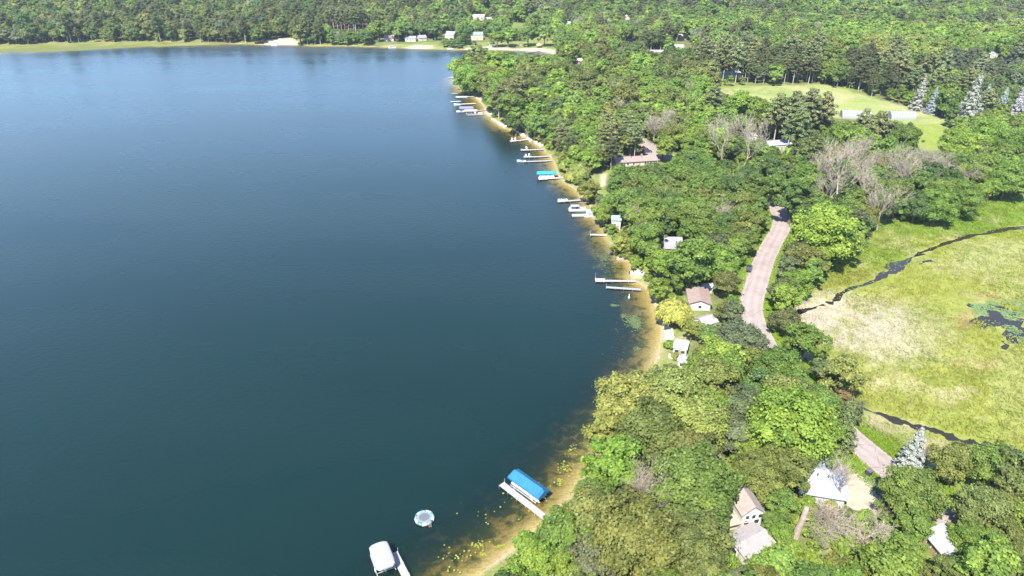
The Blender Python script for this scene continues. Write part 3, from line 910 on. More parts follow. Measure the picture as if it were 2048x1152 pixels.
house('shingled_garage', 'low garage with a pinkish grey shingle roof below the white house', 'garage', (1492, 1116), (1548, 1086), 5.2, 2.4, 0.7, plain('pinkish_shingle', (0.24, 0.215, 0.21), 0.9, 0.22, 1.6, bump=0.2), cream_wall, 'x', wins=1, lm='the low shingle-roofed garage')
house('metal_roofed_garage', 'long white garage with a white metal roof beside the concrete apron', 'garage', (1604, 983), (1691, 997), 11.0, 2.6, 1.4, white_roof, white_wall, 'x', 0.6, wins=0, door=False, seams=True, lm='the white-roofed garage')
house('metal_roofed_house', 'white metal roofed house half hidden by trees in the bottom corner', 'house', (1853, 1066), (1892, 1112), 6.4, 2.8, 1.5, white_roof, wood_wall, 'x', 0.5, seams=True, lm='the white metal-roofed house')
house('low_cabin', 'grey-roofed cabin mostly hidden under the near oaks', 'cabin', (1415, 934), (1436, 938), 5, 2.6, 0.9, tan_roof, wood_wall, 'x', lm='the hidden cabin')
house('brown_roofed_cottage', 'white cottage with a reddish brown gable roof beside the pale willow', 'house', (1380, 606), (1422, 606), 9.5, 2.7, 1.15, brown_roof, white_wall, 'y', 0.45, wins=1, door=False, lm='the brown-roofed cottage')
house('garden_shed', 'small white shed with a grey roof below the brown-roofed cottage', 'shed', (1408, 652), (1436, 642), 4.4, 2.3, 1.2, plain('grey_brown_shingle', (0.25, 0.22, 0.22), 0.9, 0.2), white_wall, 'x', 0.25, wins=1, door=False, lm='the grey-roofed white shed')
h, w = house('white_trailer', 'white flat-roofed cabin with a small deck on the lake lawn', 'cabin', (1347, 695), (1374, 697), 4.4, 2.5, 0.3, white_roof, white_wall, 'x', 0.2, wins=2, lm='the white cabin with the deck')
MB().box(-w / 2 - 0.9, w / 2 + 0.2, -4.2, -2.25, 0.2, 0.4).build('deck', trim_mat, h)
for k in range(2):
    MB().bar((-0.9 + k * 1.6, -3.3, 0.4), (-0.9 + k * 1.6, -3.3, 1.2), 0.4, 10).build('grill', dark_metal, h)
house('white_camper', 'second white-roofed cabin just below the one with the deck', 'cabin', (1356, 722), (1381, 724), 2.8, 2.4, 0.3, white_roof, white_wall, 'x', 0.15, wins=1, lm='the second white cabin')
h, w = house('green_roofed_boathouse', 'narrow white boathouse with a pale green roof on the shore', 'boathouse', (1224, 440), (1242, 439), 4.0, 4.2, 1.0, green_roof, white_wall, 'x', 0.3, wins=1, lm='the green-roofed boathouse')
h, w = house('slate_roofed_house', 'tall house with a dark grey roof and timber stair above the shore', 'house', (1331, 496), (1364, 496), 7.5, 4.6, 2.4, grey_roof, wood_wall, 'x', 0.4, wins=3, lm='the grey-roofed house')
MB().slab([(-w / 2 - 3.4, -4.5, 0.3), (-w / 2 - 0.1, -4.5, 4.0), (-w / 2 - 0.1, -3.2, 4.0), (-w / 2 - 3.4, -3.2, 0.3)], 0.2).build('stair', plain('grey_timber', (0.34, 0.30, 0.25), 0.9, 0.25, 2.0), h)
house('long_house', 'long low house with a reddish brown roof at the tarred yard', 'house', (1233, 325), (1314, 320), 6.5, 2.9, 1.3, brown_roof, cream_wall, 'x', 0.5, wins=5, chimney=True, lm='the long brown-roofed house')
house('white_barn', 'small white-roofed barn behind the bare grey trees', 'barn', (1492, 273), (1514, 272), 6, 3.2, 0.8, white_roof, white_wall, 'x', 0.3, lm='the small white barn')
house('white_barn', 'longer white-roofed barn below the row of field pines', 'barn', (1536, 292), (1584, 288), 8, 3.2, 0.9, white_roof, white_wall, 'x', 0.3, wins=3, lm='the long white barn')
# tent and far houses across the bay
for nm, lb, cat, p1, p2, dep, wh, ri, rf_, wl_, rg, lm_ in [
    ('tool_shed', 'small white shed under the trees behind the brown-roofed cottage', 'shed', (1409, 575), (1426, 574), 2.6, 2.2, 0.5, white_roof, white_wall, 'x', 'the small shed under the trees'),
    ('lake_house', 'pale house with a pinkish roof at the far end of the far shore lawn', 'house', (768, 76), (787, 76), 8, 3.0, 2.0, tan_roof, pink_wall, 'x', 'the pinkish far-shore house'),
    ('lake_house', 'house with a dark blue-grey roof on the far shore lawn', 'house', (810, 77), (831, 77), 7, 2.8, 1.6, grey_roof, white_wall, 'x', 'the blue-grey roofed far-shore house'),
    ('lake_house', 'small gabled house beside the dark blue-grey roof on the far shore', 'house', (838, 76), (853, 75), 7, 2.8, 1.8, grey_roof, cream_wall, 'x', 'the small gabled far-shore house'),
    ('lake_house', 'two-storey house with a light grey hipped roof above the far shore', 'house', (890, 69), (907, 70), 9, 5.5, 2.4, lgrey_roof, white_wall, 'x', 'the tall grey far-shore house'),
    ('lake_house', 'cream house with a grey-green roof above the far shore wall', 'house', (942, 69.5), (966, 69), 8, 5.0, 1.8, green_roof, cream_wall, 'x', 'the green-roofed far-shore house'),
    ('hill_house', 'cream-roofed house high in the wood behind the bay', 'house', (946, 33), (968, 33), 9, 4.0, 1.6, plain('cream_roof', (0.5, 0.45, 0.38), 0.9), cream_wall, 'x', 'the cream-roofed hill house'),
    ('hill_house', 'lower cream-walled house beside the cream-roofed one on the hill', 'house', (967, 39), (984, 38), 9, 4.0, 1.4, tan_roof, cream_wall, 'x', 'the lower hill house'),
    ('wood_house', 'tiny white house deep in the wood behind the bay', 'house', (1132, 47), (1142, 47), 7, 4.0, 1.4, white_roof, white_wall, 'x', 'the tiny white house behind the bay'),
    ('wood_house', 'pale roof deep in the wood left of the pink gable', 'house', (1214, 46), (1226, 45), 7, 4.0, 1.2, lgrey_roof, cream_wall, 'x', 'the pale distant roof'),
    ('wood_house', 'pink gabled house deep in the distant wood', 'house', (1249, 36), (1260, 36), 7, 5.0, 2.4, plain('pink_roof', (0.5, 0.36, 0.32), 0.9), pink_wall, 'y', 'the pink gabled house'),
    ('wood_house', 'dark red house with a purple-grey roof in the distant wood', 'house', (1248, 82), (1266, 82), 7, 2.8, 1.6, plain('purple_grey_roof', (0.25, 0.22, 0.26), 0.9), plain('dark_red_wall', (0.2, 0.05, 0.06), 0.8), 'x', 'the dark red house'),
    ('wood_house', 'house with timber deck and pale grey roof in the distant wood', 'house', (1358, 73), (1376, 73), 8, 3.5, 1.6, lgrey_roof, wood_wall, 'x', 'the house with the timber deck'),
    ('wood_house', 'white gabled building below the house with the timber deck', 'house', (1350, 95), (1368, 95), 7, 3.0, 1.8, lgrey_roof, white_wall, 'x', 'the white gabled building'),
    ('wood_house', 'long white-roofed building beside the pale yellow willow', 'house', (1299, 104), (1328, 104), 7, 2.8, 1.0, white_roof, white_wall, 'x', 'the long white-roofed building'),
    ('wood_house', 'pinkish house partly hidden beside the timber deck house', 'house', (1393, 81), (1404, 80), 7, 3.5, 1.8, tan_roof, pink_wall, 'y', 'the pinkish hidden house'),
    ('wood_house', 'bright white house in the wood near the picture edge', 'house', (1981, 108), (1997, 108), 7, 3.4, 1.2, white_roof, white_wall, 'y', 'the bright white house'),
    ('wood_house', 'white flat-roofed hut at the clearing near the picture edge', 'hut', (2010, 121), (2024, 121), 5, 2.6, 0.3, white_roof, white_wall, 'x', 'the white hut'),
    ('wood_house', 'tan-roofed house just behind the trees of the point', 'house', (1152, 122), (1166, 121), 6, 3.0, 1.2, plain('tan_sheet_roof', (0.5, 0.4, 0.3), 0.9), cream_wall, 'x', 'the tan-roofed house'),
    ('pole_barn', 'long pale shed glimpsed between the red pine trunks', 'shed', (1440, 147), (1482, 147), 7, 3.4, 0.8, lgrey_roof, white_wall, 'x', 'the shed behind the pines'),
]:
    house(nm, lb, cat, p1, p2, dep, wh, ri, rf_, wl_, rg, 0.35, wins=2, lm=lm_)

# hoop houses at the field
poly_film = plain('greenhouse_film', (0.25, 0.275, 0.30), 0.35, 0.1, 0.5, spec=0.5)
def hoop_house(p1, p2, rad, label, lm):
    A, B = G(*p1), G(*p2)
    ax = B - A; L = ax.length; rz = math.atan2(ax.y, ax.x)
    c = (A + B) / 2 + Vector((-math.sin(rz), math.cos(rz), 0)) * rad
    c.z = gz(c.x, c.y)
    o = thing('hoop_house', c, rz, label, 'greenhouse', 'hoop houses by the field')
    arc = [(math.cos(math.pi * k / 12), 0.3 + 0.95 * math.sin(math.pi * k / 12)) for k in range(13)]
    prof = [(1, -0.1)] + arc + [(-1, -0.1)]
    MB().loft([[(x, y * rad, z * rad) for y, z in prof] for x in (-L / 2, L / 2)]).build('cover', poly_film, o)
    n = int(L / 1.6)
    for k in range(n + 1):
        x = -L / 2 + L * k / n
        r_ = MB()
        rings = []
        for s in (-0.06, 0.06):
            rings.append([(x + s, y * rad * 1.015, z * rad * 1.015) for y, z in prof])
        r_.loft(rings).build('hoop', plain('hoop_metal', (0.13, 0.14, 0.15), 0.5, 0.1), o)
    MB().box(L / 2 + 0.02, L / 2 + 0.1, -0.9, 0.9, 0, 2.2).build('door', trim_mat, o)
    FOOT.append([(c.x + dx, c.y + dy) for dx, dy in ((-L / 2 - 1, -rad - 1), (L / 2 + 1, -rad - 1), (L / 2 + 1, rad + 1), (-L / 2 - 1, rad + 1))])
    LAND.append((c.copy(), lm))
hoop_house((1782, 239), (1832, 239), 3.1, 'white hoop house standing clear at the end of the pale field', 'the clear hoop house')
hoop_house((1684, 236), (1742, 238), 3.0, 'white hoop house partly hidden by pines', 'the hidden hoop house')

# gazebo on the far shore
g = G(985, 93)
o = thing('gazebo', g, 0.2, 'small gazebo with a bright green roof on the far shore', 'gazebo')
ring = lambda r_, z: [(r_ * math.cos(k * math.pi / 3), r_ * math.sin(k * math.pi / 3), z) for k in range(6)]
MB().loft([ring(2.9, 2.5), ring(0.15, 4.2)]).build('roof', plain('green_tin', (0.03, 0.22, 0.14), 0.5), o)
for k in range(6):
    MB().bar((2.4 * math.cos(k * math.pi / 3), 2.4 * math.sin(k * math.pi / 3), -0.3), (2.4 * math.cos(k * math.pi / 3), 2.4 * math.sin(k * math.pi / 3), 2.6), 0.12).build('post', trim_mat, o)
MB().loft([ring(2.7, -0.3), ring(2.7, 0.25)]).build('floor', deck_mat, o)
LAND.append((g.copy(), 'the green gazebo'))
for p, n_ in [((1503, 530), 'the parked dark car'), ((1562, 440), 'the road bend'), ((1320, 310), 'the tarred yard'), ((930, 170), 'the tip of the point'), ((1110, 345), 'the turquoise canopy'), ((1190, 420), 'the pontoon boats'),
              ((1020, 262), 'the stony bank'), ((965, 225), 'the purple canopy lift'), ((1700, 430), 'the dead stand'), ((1800, 450), 'the marsh edge under the dark oak'), ((1960, 415), 'the far corner of the marsh'), ((1650, 220), 'the field pines'), ((1450, 180), 'the far corner of the field'),
              ((1880, 290), 'the crop strip'), ((1990, 240), 'the silvery spruces'), ((1230, 250), 'the upper end of the side road'), ((1400, 230), 'the wood below the field corner'), ((1230, 400), 'the shore wood above the boathouse'), ((1300, 420), 'the oak wood above the grey-roofed house'), ((1400, 400), 'the oak wood beside the hidden road'),
              ((1480, 440), 'the wood edge at the road bend'), ((1150, 180), 'the wood behind the point'), ((1070, 150), 'the middle of the point wood'), ((1090, 230), 'the wood above the stony bank'), ((1300, 200), 'the wood above the side road'), ((1140, 280), 'the shore wood above the willows'), ((1580, 300), 'the wood below the long white barn'), ((1760, 940), 'the drive mouth'),
              ((1270, 1000), 'the drooping bare branches'), ((1600, 700), 'the marsh ditch'), ((1980, 960), 'the lower marsh corner'), ((1640, 760), 'the hidden stretch of road')]:
    LAND.append((G(*p), n_))
# ---------------------------------------------------------------- docks, boats, lifts
dock_white = plain('pale_dock_boards', (0.265, 0.24, 0.222), 0.8, 0.3, 1.2, streak=(3, 3, 1))
dock_grey = plain('grey_dock_boards', (0.22, 0.22, 0.25), 0.85, 0.2, 1.2)
dock_brown = plain('brown_dock_boards', (0.36, 0.29, 0.25), 0.85, 0.2, 1.2)
alu = plain('aluminium', (0.55, 0.55, 0.56), 0.4, 0.1, 2.0, metal=0.6)
gel = plain('white_gelcoat', (0.52, 0.52, 0.52), 0.3, 0.06, 1.0, spec=0.5)
vinyl_white = plain('white_vinyl', (0.27, 0.265, 0.25), 0.55, 0.15, 0.8)
blue_vinyl = plain('blue_vinyl', (0.004, 0.10, 0.215), 0.6, 0.22, 0.8)
turq_vinyl = plain('turquoise_vinyl', (0.015, 0.19, 0.25), 0.5, 0.10, 0.8)
purple_vinyl = plain('purple_vinyl', (0.15, 0.14, 0.27), 0.55, 0.10, 0.8)
seat_dark = plain('dark_upholstery', (0.06, 0.06, 0.08), 0.7, 0.1)
seat_red = plain('pink_upholstery', (0.5, 0.22, 0.2), 0.7, 0.1)
W0 = lambda px, py, z=0.0: Vector((*flat(px, py, z), 0.0))

def dock(p1, p2, label, width=1.3, mat=dock_white, z=0.45, head=None, group='docks along the shore'):
    """p1: lake end, p2: shore end, pixels of the deck's centre line"""
    A, B = W0(*p1, z), W0(*p2, z)
    ax = B - A; L = ax.length; rz = math.atan2(ax.y, ax.x)
    o = thing('dock', A, rz, label, 'dock', group)
    n = max(2, round(L / 2.6))
    for k in range(n):
        x0, x1 = L * k / n, L * (k + 1) / n
        s = MB()
        s.box(x0 + 0.015, x1 - 0.015, -width / 2, width / 2, z - 0.1, z + rnd.uniform(0, 0.015)).build('deck_section', mat, o)
        if L < 200 and project(A.x, A.y, 0)[2] > 3.0:
            for sy in (-1, 1):
                MB().bar((x0 + 0.1, sy * (width / 2 + 0.05), -1.4), (x0 + 0.1, sy * (width / 2 + 0.05), z + (0.95 if k == 0 and sy == 1 else 0.14)), 0.045, 5).build('post', alu, o)
    if head:
        MB().box(-0.1, head[0], -head[1] / 2 + head[2], head[1] / 2 + head[2], z - 0.08, z + 0.03).build('platform', mat, o)
    return o, L, rz, A

def chair(loc, rz, label, mat=trim_mat):
    o = thing('chair', loc, rz, label, 'chair', 'chairs on the docks')
    MB().box(-0.28, 0.28, -0.28, 0.28, 0.36, 0.44).build('seat', mat, o)
    MB().slab([(-0.28, 0.24, 0.42), (0.28, 0.24, 0.42), (0.28, 0.42, 1.05), (-0.28, 0.42, 1.05)], 0.05).build('backrest', mat, o)
    for sx in (-1, 1):
        MB().box(sx * 0.3 - 0.05, sx * 0.3 + 0.05, -0.3, 0.3, 0.6, 0.66).build('armrest', mat, o)
        for sy in (-1, 1):
            MB().box(sx * 0.27 - 0.03, sx * 0.27 + 0.03, sy * 0.25 - 0.03, sy * 0.25 + 0.03, 0, 0.6 if sy < 0 else 0.42).build('leg', mat, o)
    return o

def runabout(loc, rz, L, label, mat=gel, cover=None, group='boats along the shore', stripe=None):
    """open motor boat, bow towards +x"""
    o = thing('motor_boat', loc, rz, label, 'boat', group)
    B = L * 0.36
    outer, inner = [], []
    st = [(-0.5, 0.86, 0.55), (-0.3, 0.96, 0.56), (0.0, 1.0, 0.6), (0.25, 0.82, 0.68), (0.4, 0.5, 0.75), (0.5, 0.05, 0.8)]
    rings = []
    for x, b, h in st:
        y = B / 2 * b
        rings.append([(x * L, -y * 0.55, -0.25), (x * L, y * 0.55, -0.25), (x * L, y, h), (x * L, y - min(0.12, y * .5), h + 0.03), (x * L * 0.98, (y - min(0.16, y * .6)) * 0.9, h - 0.22), (x * L * 0.98, -(y - min(0.16, y * .6)) * 0.9, h - 0.22), (x * L, -y + min(0.12, y * .5), h + 0.03), (x * L, -y, h)])
    MB().loft(rings).build('hull', mat, o)
    MB().slab([(0.12 * L, -B * 0.38, 0.62), (0.12 * L, B * 0.38, 0.62), (0.02 * L, B * 0.32, 1.0), (0.02 * L, -B * 0.32, 1.0)], 0.03).build('windscreen', glass, o)
    for s in (-1, 1):
        MB().box(-0.2 * L, -0.08 * L, s * B * 0.2 - 0.22, s * B * 0.2 + 0.22, 0.4, 0.78).build('seat', seat_dark, o)
    MB().box(-0.58 * L, -0.5 * L, -0.2, 0.2, 0.0, 0.95).build('outboard_motor', dark_metal, o)
    if cover:
        MB().loft([[(x * L, -B / 2 * b * 1.02, h + 0.02), (x * L, 0, h + 0.3), (x * L, B / 2 * b * 1.02, h + 0.02), (x * L, 0, h + 0.0)] for x, b, h in st]).build('cover', cover, o)
    return o

def pontoon(loc, rz, L, label, group='boats along the shore', canopy=None):
    o = thing('pontoon_boat', loc, rz, label, 'boat', group)
    B = 2.5
    for s in (-1, 1):
        MB().loft([[(x, s * 0.85 + r_ * math.cos(a), 0.05 + r_ * math.sin(a)) for a in [k * math.pi / 4 for k in range(8)]] for x, r_ in ((-L / 2, 0.26), (L * 0.42, 0.3), (L / 2 + 0.3, 0.06))]).build('float_tube', alu, o)
    MB().box(-L / 2, L / 2, -B / 2, B / 2, 0.36, 0.46).build('deck', gel, o)
    for s in (-1, 1):
        MB().box(-L / 2 + 0.3, L / 2 - 0.3, s * (B / 2 - 0.06) - 0.03, s * (B / 2 - 0.06) + 0.03, 0.5, 1.05).build('side_panel', gel, o)
    MB().box(L / 2 - 0.36, L / 2 - 0.3, -B / 2 + 0.3, B / 2 - 0.3, 0.5, 1.05).build('front_panel', gel, o)
    for x, y, wx, wy in ((L * 0.28, 0.8, 1.6, 0.6), (L * 0.28, -0.8, 1.6, 0.6), (-L * 0.36, 0, 0.7, 2.0)):
        MB().box(x - wx / 2, x + wx / 2, y - wy / 2, y + wy / 2, 0.46, 0.9).build('seat', vinyl_white, o)
    MB().box(-0.4, 0.3, 0.5, 1.1, 0.46, 1.25).build('console', seat_dark, o)
    MB().box(-L / 2 - 0.45, -L / 2 - 0.02, -0.2, 0.2, -0.1, 1.0).build('outboard_motor', dark_metal, o)
    if canopy:
        MB().loft([[(x, -1.2, 2.1), (x, 0, 2.3), (x, 1.2, 2.1), (x, 0, 2.2)] for x in (-L * 0.4, L * 0.08)]).build('bimini', canopy, o)
        for x in (-L * 0.38, L * 0.06):
            for s in (-1, 1):
                MB().bar((x, s * 1.15, 0.5), (x, s * 1.15, 2.12), 0.03, 5).build('strut', alu, o)
    return o

def lift(C, rz, L, Wd, mat, label, zc=2.3, rise=0.75, skirt=0.35, hip=0.5, arched=False):
    """boat lift: frame standing in the water under a cloth canopy"""
    o = thing('boat_lift', C, rz, label, 'boat lift', 'canopied boat lifts')
    rings = []
    if arched:
        for x, s, dz in ((-0.5, 0.62, -0.32), (-0.47, 0.8, -0.1), (-0.40, 0.96, 0.03), (-0.25, 1.0, 0.05), (0.25, 1.0, 0.05), (0.40, 0.96, 0.03), (0.47, 0.8, -0.1), (0.5, 0.62, -0.32)):
            y = Wd / 2 * s
            pr = [(-y, zc - skirt)] + [(-y * math.cos(math.pi * k / 8), zc + dz * 0.6 + rise * (0.25 + 0.75 * s) * math.sin(math.pi * k / 8)) for k in range(9)] + [(y, zc - skirt)]
            rings.append([(x * L, a, b) for a, b in pr])
    else:
        for x, f_ in ((-0.5, 0.55), (-0.5 + hip / L, 1.0), (0.5 - hip / L, 1.0), (0.5, 0.55)):
            y = Wd / 2
            rings.append([(x * L, -y, zc - skirt), (x * L, -y, zc), (x * L, 0, zc + rise * f_), (x * L, y, zc), (x * L, y, zc - skirt), (x * L, 0, zc - skirt + 0.05)])
    MB().loft(rings).build('canopy', mat, o)
    for sx in (-1, 1):
        for sy in (-1, 1):
            MB().bar((sx * L * 0.3, sy * Wd * 0.46, -1.5), (sx * L * 0.3, sy * Wd * 0.46, zc), 0.06, 6).build('post', alu, o)
        MB().box(sx * L * 0.3 - 0.06, sx * L * 0.3 + 0.06, -Wd * 0.46, Wd * 0.46, 0.25, 0.37).build('crossbeam', alu, o)
    for sy in (-1, 1):
        MB().box(-L * 0.42, L * 0.42, sy * Wd * 0.47 - 0.07, sy * Wd * 0.47 + 0.07, 0.45, 0.6).build('side_rail', alu, o)
        MB().bar((-L * 0.46, sy * Wd * 0.46, zc - 0.12), (L * 0.46, sy * Wd * 0.46, zc - 0.12), 0.035, 5).build('canopy_rail', alu, o)
    wh = MB()
    wh.bar((L * 0.3, -Wd * 0.5 - 0.12, 1.3), (L * 0.3, -Wd * 0.5 - 0.06, 1.3), 0.4, 12).build('winch_wheel', trim_mat, o)
    return o

# the near blue lift with its dock
dock((1003, 967), (1093, 1037), 'long pale dock beside the blue-canopied lift', 1.45)
A, B, Cc = W0(1015, 956, 2.0), W0(1077, 1000, 2.0), W0(1101.5, 984.5, 2.0)
ax = (B - A); L = ax.length; rz = math.atan2(ax.y, ax.x)
wv = Cc - B
Wd = abs(wv.dot(Vector((-math.sin(rz), math.cos(rz), 0))))
C0 = (A + B) / 2 + Vector((-math.sin(rz), math.cos(rz), 0)) * Wd / 2
lift(C0, rz, L, Wd, blue_vinyl, 'boat lift with a bright blue canopy beside the near dock', 2.35, 1.25, 0.4)
print('blue lift', L, Wd)
pontoon(C0 + Vector((0, 0, 0.38)), rz, L * 0.86, 'pontoon boat raised under the bright blue canopy')
# white lift at the picture bottom
dock((788, 1105), (822, 1172), 'pale dock cut by the picture bottom beside the white canopy', 1.4)
A, B = W0(757, 1090, 2.6), W0(771, 1128, 2.6)
ax = B - A; rz = math.atan2(ax.y, ax.x); L = ax.length + 1.4
C0 = (A + B) / 2
lift(C0, rz, L, 3.6, vinyl_white, 'boat lift with a rounded white canopy at the picture bottom', 2.4, 0.42, 0.32, arched=True)
runabout(C0 + Vector((0, 0, 0.4)), rz, 4.2, 'motor boat raised under the rounded white canopy', gel)
# water trampoline
C0 = W0(849, 1036, 0.4)
o = thing('water_trampoline', C0, 0.2, 'round white and green inflatable water trampoline floating off the shore', 'trampoline')
Rt, r_ = 1.72, 0.34
tube_w, tube_t = plain('white_pvc', (0.34, 0.34, 0.33), 0.45, 0.06), plain('teal_pvc', (0.10, 0.17, 0.16), 0.45, 0.08)
for k in range(10):
    a0, a1 = 2 * math.pi * k / 10, 2 * math.pi * (k + 1) / 10
    rings = []
    for a in (a0, a1):
        rings.append([((Rt + r_ * math.cos(q)) * math.cos(a), (Rt + r_ * math.cos(q)) * math.sin(a), 0.38 + 0.36 * math.sin(q)) for q in [j * 2 * math.pi / 12 for j in range(12)]])
    MB().loft(rings).build('tube_segment', tube_w if k % 2 else tube_t, o, True)
ringm = [[(s * math.cos(j * 2 * math.pi / 30), s * math.sin(j * 2 * math.pi / 30), z) for j in range(30)] for s, z in ((1.45, 0.66), (1.5, 0.7), (1.05, 0.7), (1.04, 0.66))]
MB().loft(ringm, False).build('skirt', plain('teal_skirt', (0.12, 0.19, 0.19), 0.6, 0.08), o)
MB().loft([[(s * math.cos(j * 2 * math.pi / 30), s * math.sin(j * 2 * math.pi / 30), z) for j in range(30)] for s, z in ((1.06, 0.63), (1.06, 0.68))]).build('mat', plain('bounce_mat', (0.10, 0.085, 0.10), 0.8, 0.1), o)
lad = MB()
for s in (-0.22, 0.22):
    lad.bar((0.9 + s, -1.85, 0.75), (0.9 + s, -2.35, -0.5), 0.045, 6)
for z in (0.45, 0.1, -0.25):
    lad.bar((0.68, -1.98 - (0.5 - z) * 0.3, z), (1.12, -1.98 - (0.5 - z) * 0.3, z), 0.045, 6)
lad.build('ladder', plain('red_pvc', (0.28, 0.16, 0.13), 0.5), o)

# docks up the shore
o, L, rz, A = dock((1191, 561), (1272, 562), 'long pale dock with a broad platform at its lake end', 1.2, head=(3.2, 2.4, 0.4))
MB().bar((0.1, 1.5, 0.4), (0.1, 1.5, 2.6), 0.04, 5).build('flag_pole', alu, o)
dock((1212, 574), (1282, 579), 'dark grey weathered dock below the long pale one', 1.1, dock_grey)
bu = thing('buoy', W0(1258, 596), 0, 'small white marker buoy below the dark grey dock', 'buoy')
MB().loft([[(s * math.cos(j * math.pi / 5), s * math.sin(j * math.pi / 5), z) for j in range(10)] for s, z in ((0.15, -0.2), (0.34, 0.0), (0.34, 0.25), (0.12, 0.6), (0.1, 1.2))]).build('float', gel, bu)
MB().loft([[(s * math.cos(j * math.pi / 5), s * math.sin(j * math.pi / 5), z) for j in range(10)] for s, z in ((0.16, 1.2), (0.16, 1.32))]).build('cap', trim_mat, bu)
dock((1180, 469), (1214, 470), 'short brown dock below the green-roofed boathouse', 1.2, dock_brown)
runabout(W0(1270, 548) + Vector((0, 0, 0.25)), 0.2, 3.6, 'white dinghy pulled up on the sand above the long pale dock', gel)
runabout(W0(1281, 549) + Vector((0, 0, 0.35)), 2.2, 3.4, 'white dinghy lying behind the first on the beach', gel)
runabout(W0(1241, 519) + Vector((0, 0, 0.15)), 0.1, 3.0, 'tiny pinkish boat grounded alone on the sandy bank', plain('pink_hull', (0.55, 0.42, 0.36), 0.5))
o, L, rz, A = dock((1116, 403), (1187, 398), 'dock with four white chairs at its lake end', 1.3, head=(4.6, 2.0, 0.3))
for k, (cxp) in enumerate((1118, 1123, 1128, 1133)):
    p = W0(cxp, 401.5, 0.48); p.z = 0.48
    chair(p, rz + math.pi + rnd.uniform(-.3, .3), ['white dock chair at the very end of the four', 'white dock chair second from the lake end of four', 'white dock chair third from the lake end of four', 'white dock chair nearest the shore of the four'][k])
pontoon(W0(1155, 418, 0.6), 0.03, 7.2, 'white pontoon boat moored beside the lower white boat', canopy=vinyl_white)
pontoon(W0(1184, 423, 0.6), 0.05, 5.0, 'white boat nosed against the shore behind the pontoon boat')
runabout(W0(1158, 431, 0.4), 0.0, 5.6, 'low white boat moored below the pontoon boat', gel, gel)
runabout(W0(1180, 432, 0.4), 3.14, 4.4, 'low white boat between the lower boat and the shore', gel, gel)
o, L, rz, A = dock((1077, 357), (1130, 355), 'dock beneath the turquoise canopy', 1.5, dock_brown, head=(4, 2.4, -0.3))
lift(W0(1093, 351, 1.0), 0.02, 9.0, 3.2, turq_vinyl, 'boat lift with a turquoise canopy at the shore willows', 2.3, 0.8, 0.4)
pontoon(W0(1093, 351, 1.0) + Vector((0, 0, 0.3)), 0.02, 7.2, 'pontoon boat under the turquoise canopy')
dock((1046, 323), (1104, 321), 'dock with a blue and white boat tied at its end', 1.3)
runabout(W0(1043, 322, 0.4), 2.9, 4.6, 'blue and white boat tied at the end of a dock', plain('pale_blue_hull', (0.42, 0.5, 0.6), 0.4))
o, L, rz, A = dock((1048, 314), (1098, 312.5), 'pale dock with white furniture, just above the blue and white boat', 1.3, head=(4, 2.2, 0.4))
chair(W0(1052, 312.5, 0.5) + Vector((0, 0, .48)), 0.5, 'white chair at the end of the dock above the blue and white boat')
chair(W0(1058, 311.5, 0.5) + Vector((0, 0, .48)), -0.3, 'second white chair on the dock above the blue and white boat')
o, L, rz, A = dock((1042, 300), (1088, 298.5), 'pale dock with a single chair halfway up the shore', 1.3, head=(4, 2.2, 0.2))
chair(W0(1053, 297.5, 0.5) + Vector((0, 0, .48)), 0.2, 'lone white chair on the dock halfway up the shore')
o, L, rz, A = dock((1021, 282.5), (1058, 278.5), 'dock ending in a stair up the stony bank', 1.3, dock_brown, head=(4, 2.0, 0.2))
chair(W0(1024, 280, 0.5) + Vector((0, 0, .48)), 0.2, 'white chair at the lake end of the stair dock')
chair(W0(1030, 279.5, 0.5) + Vector((0, 0, .48)), -0.4, 'white chair further in on the stair dock')
g = G(1063, 276)
st = thing('bank_stair', Vector((g.x - 3, g.y, 0.3)), 0.5, 'pale stair climbing the bank from the dock', 'stair')
for k in range(9):
    MB().box(k * 0.4, k * 0.4 + 0.42, -0.7, 0.7, 0.1 + k * 0.2, 0.2 + k * 0.2).build('step', dock_white, st)
for s in (-1, 1):
    MB().slab([(0, s * 0.75, 0.9), (3.6, s * 0.75, 2.7), (3.6, s * 0.75, 2.85), (0, s * 0.75, 1.05)], 0.06).build('handrail', dock_white, st)
dock((935, 230), (968, 228.5), 'dock below the purple and white canopies', 1.3)
runabout(W0(957, 228, 0.4) + Vector((0, 1.8, 0)), 0.1, 4.6, 'white boat tied to the dock below the canopies', gel, gel)
lift(W0(933, 219.5, 1.0), 0.03, 8.8, 3.0, purple_vinyl, 'boat lift with a purple canopy off the point', 2.3, 0.7, 0.5)
lift(W0(941.5, 225, 1.0), 0.03, 8.4, 2.8, vinyl_white, 'boat lift with a white canopy just in front of the purple one', 2.3, 0.5, 0.4, arched=True)
runabout(W0(921, 223, 0.3), 3.1, 5.0, 'white boat sticking out from under the purple canopy', gel)
dock((955, 220.8), (972, 219.8), 'short dock behind the white canopy', 1.2)
dock((914, 208.5), (951, 206.5), 'yellowish dock with a white boat at its tip', 1.2, plain('yellowish_boards', (0.5, 0.45, 0.3), 0.8))
runabout(W0(914.5, 209.5, 0.3), 3.1, 4.2, 'white boat at the tip of the yellowish dock', gel, gel)
dock((901, 203), (922, 202.3), 'thin pale blue dock frame off the point', 0.9, plain('pale_blue_frame', (0.45, 0.5, 0.55), 0.6))
runabout(W0(923, 194, 0.5), 0.0, 7.6, 'large white boat moored off the sandy spit', gel, gel)
dock((934, 193.2), (954, 192.6), 'yellow-grey dock behind the large white boat', 1.2, plain('yellowish_boards', (0.5, 0.45, 0.3), 0.8))
dock((904, 187.5), (936, 185.8), 'pale dock reaching out from the sandy spit', 1.3)
dock((896, 155.5), (914, 154.8), 'pale dock at the very tip of the point', 1.3)
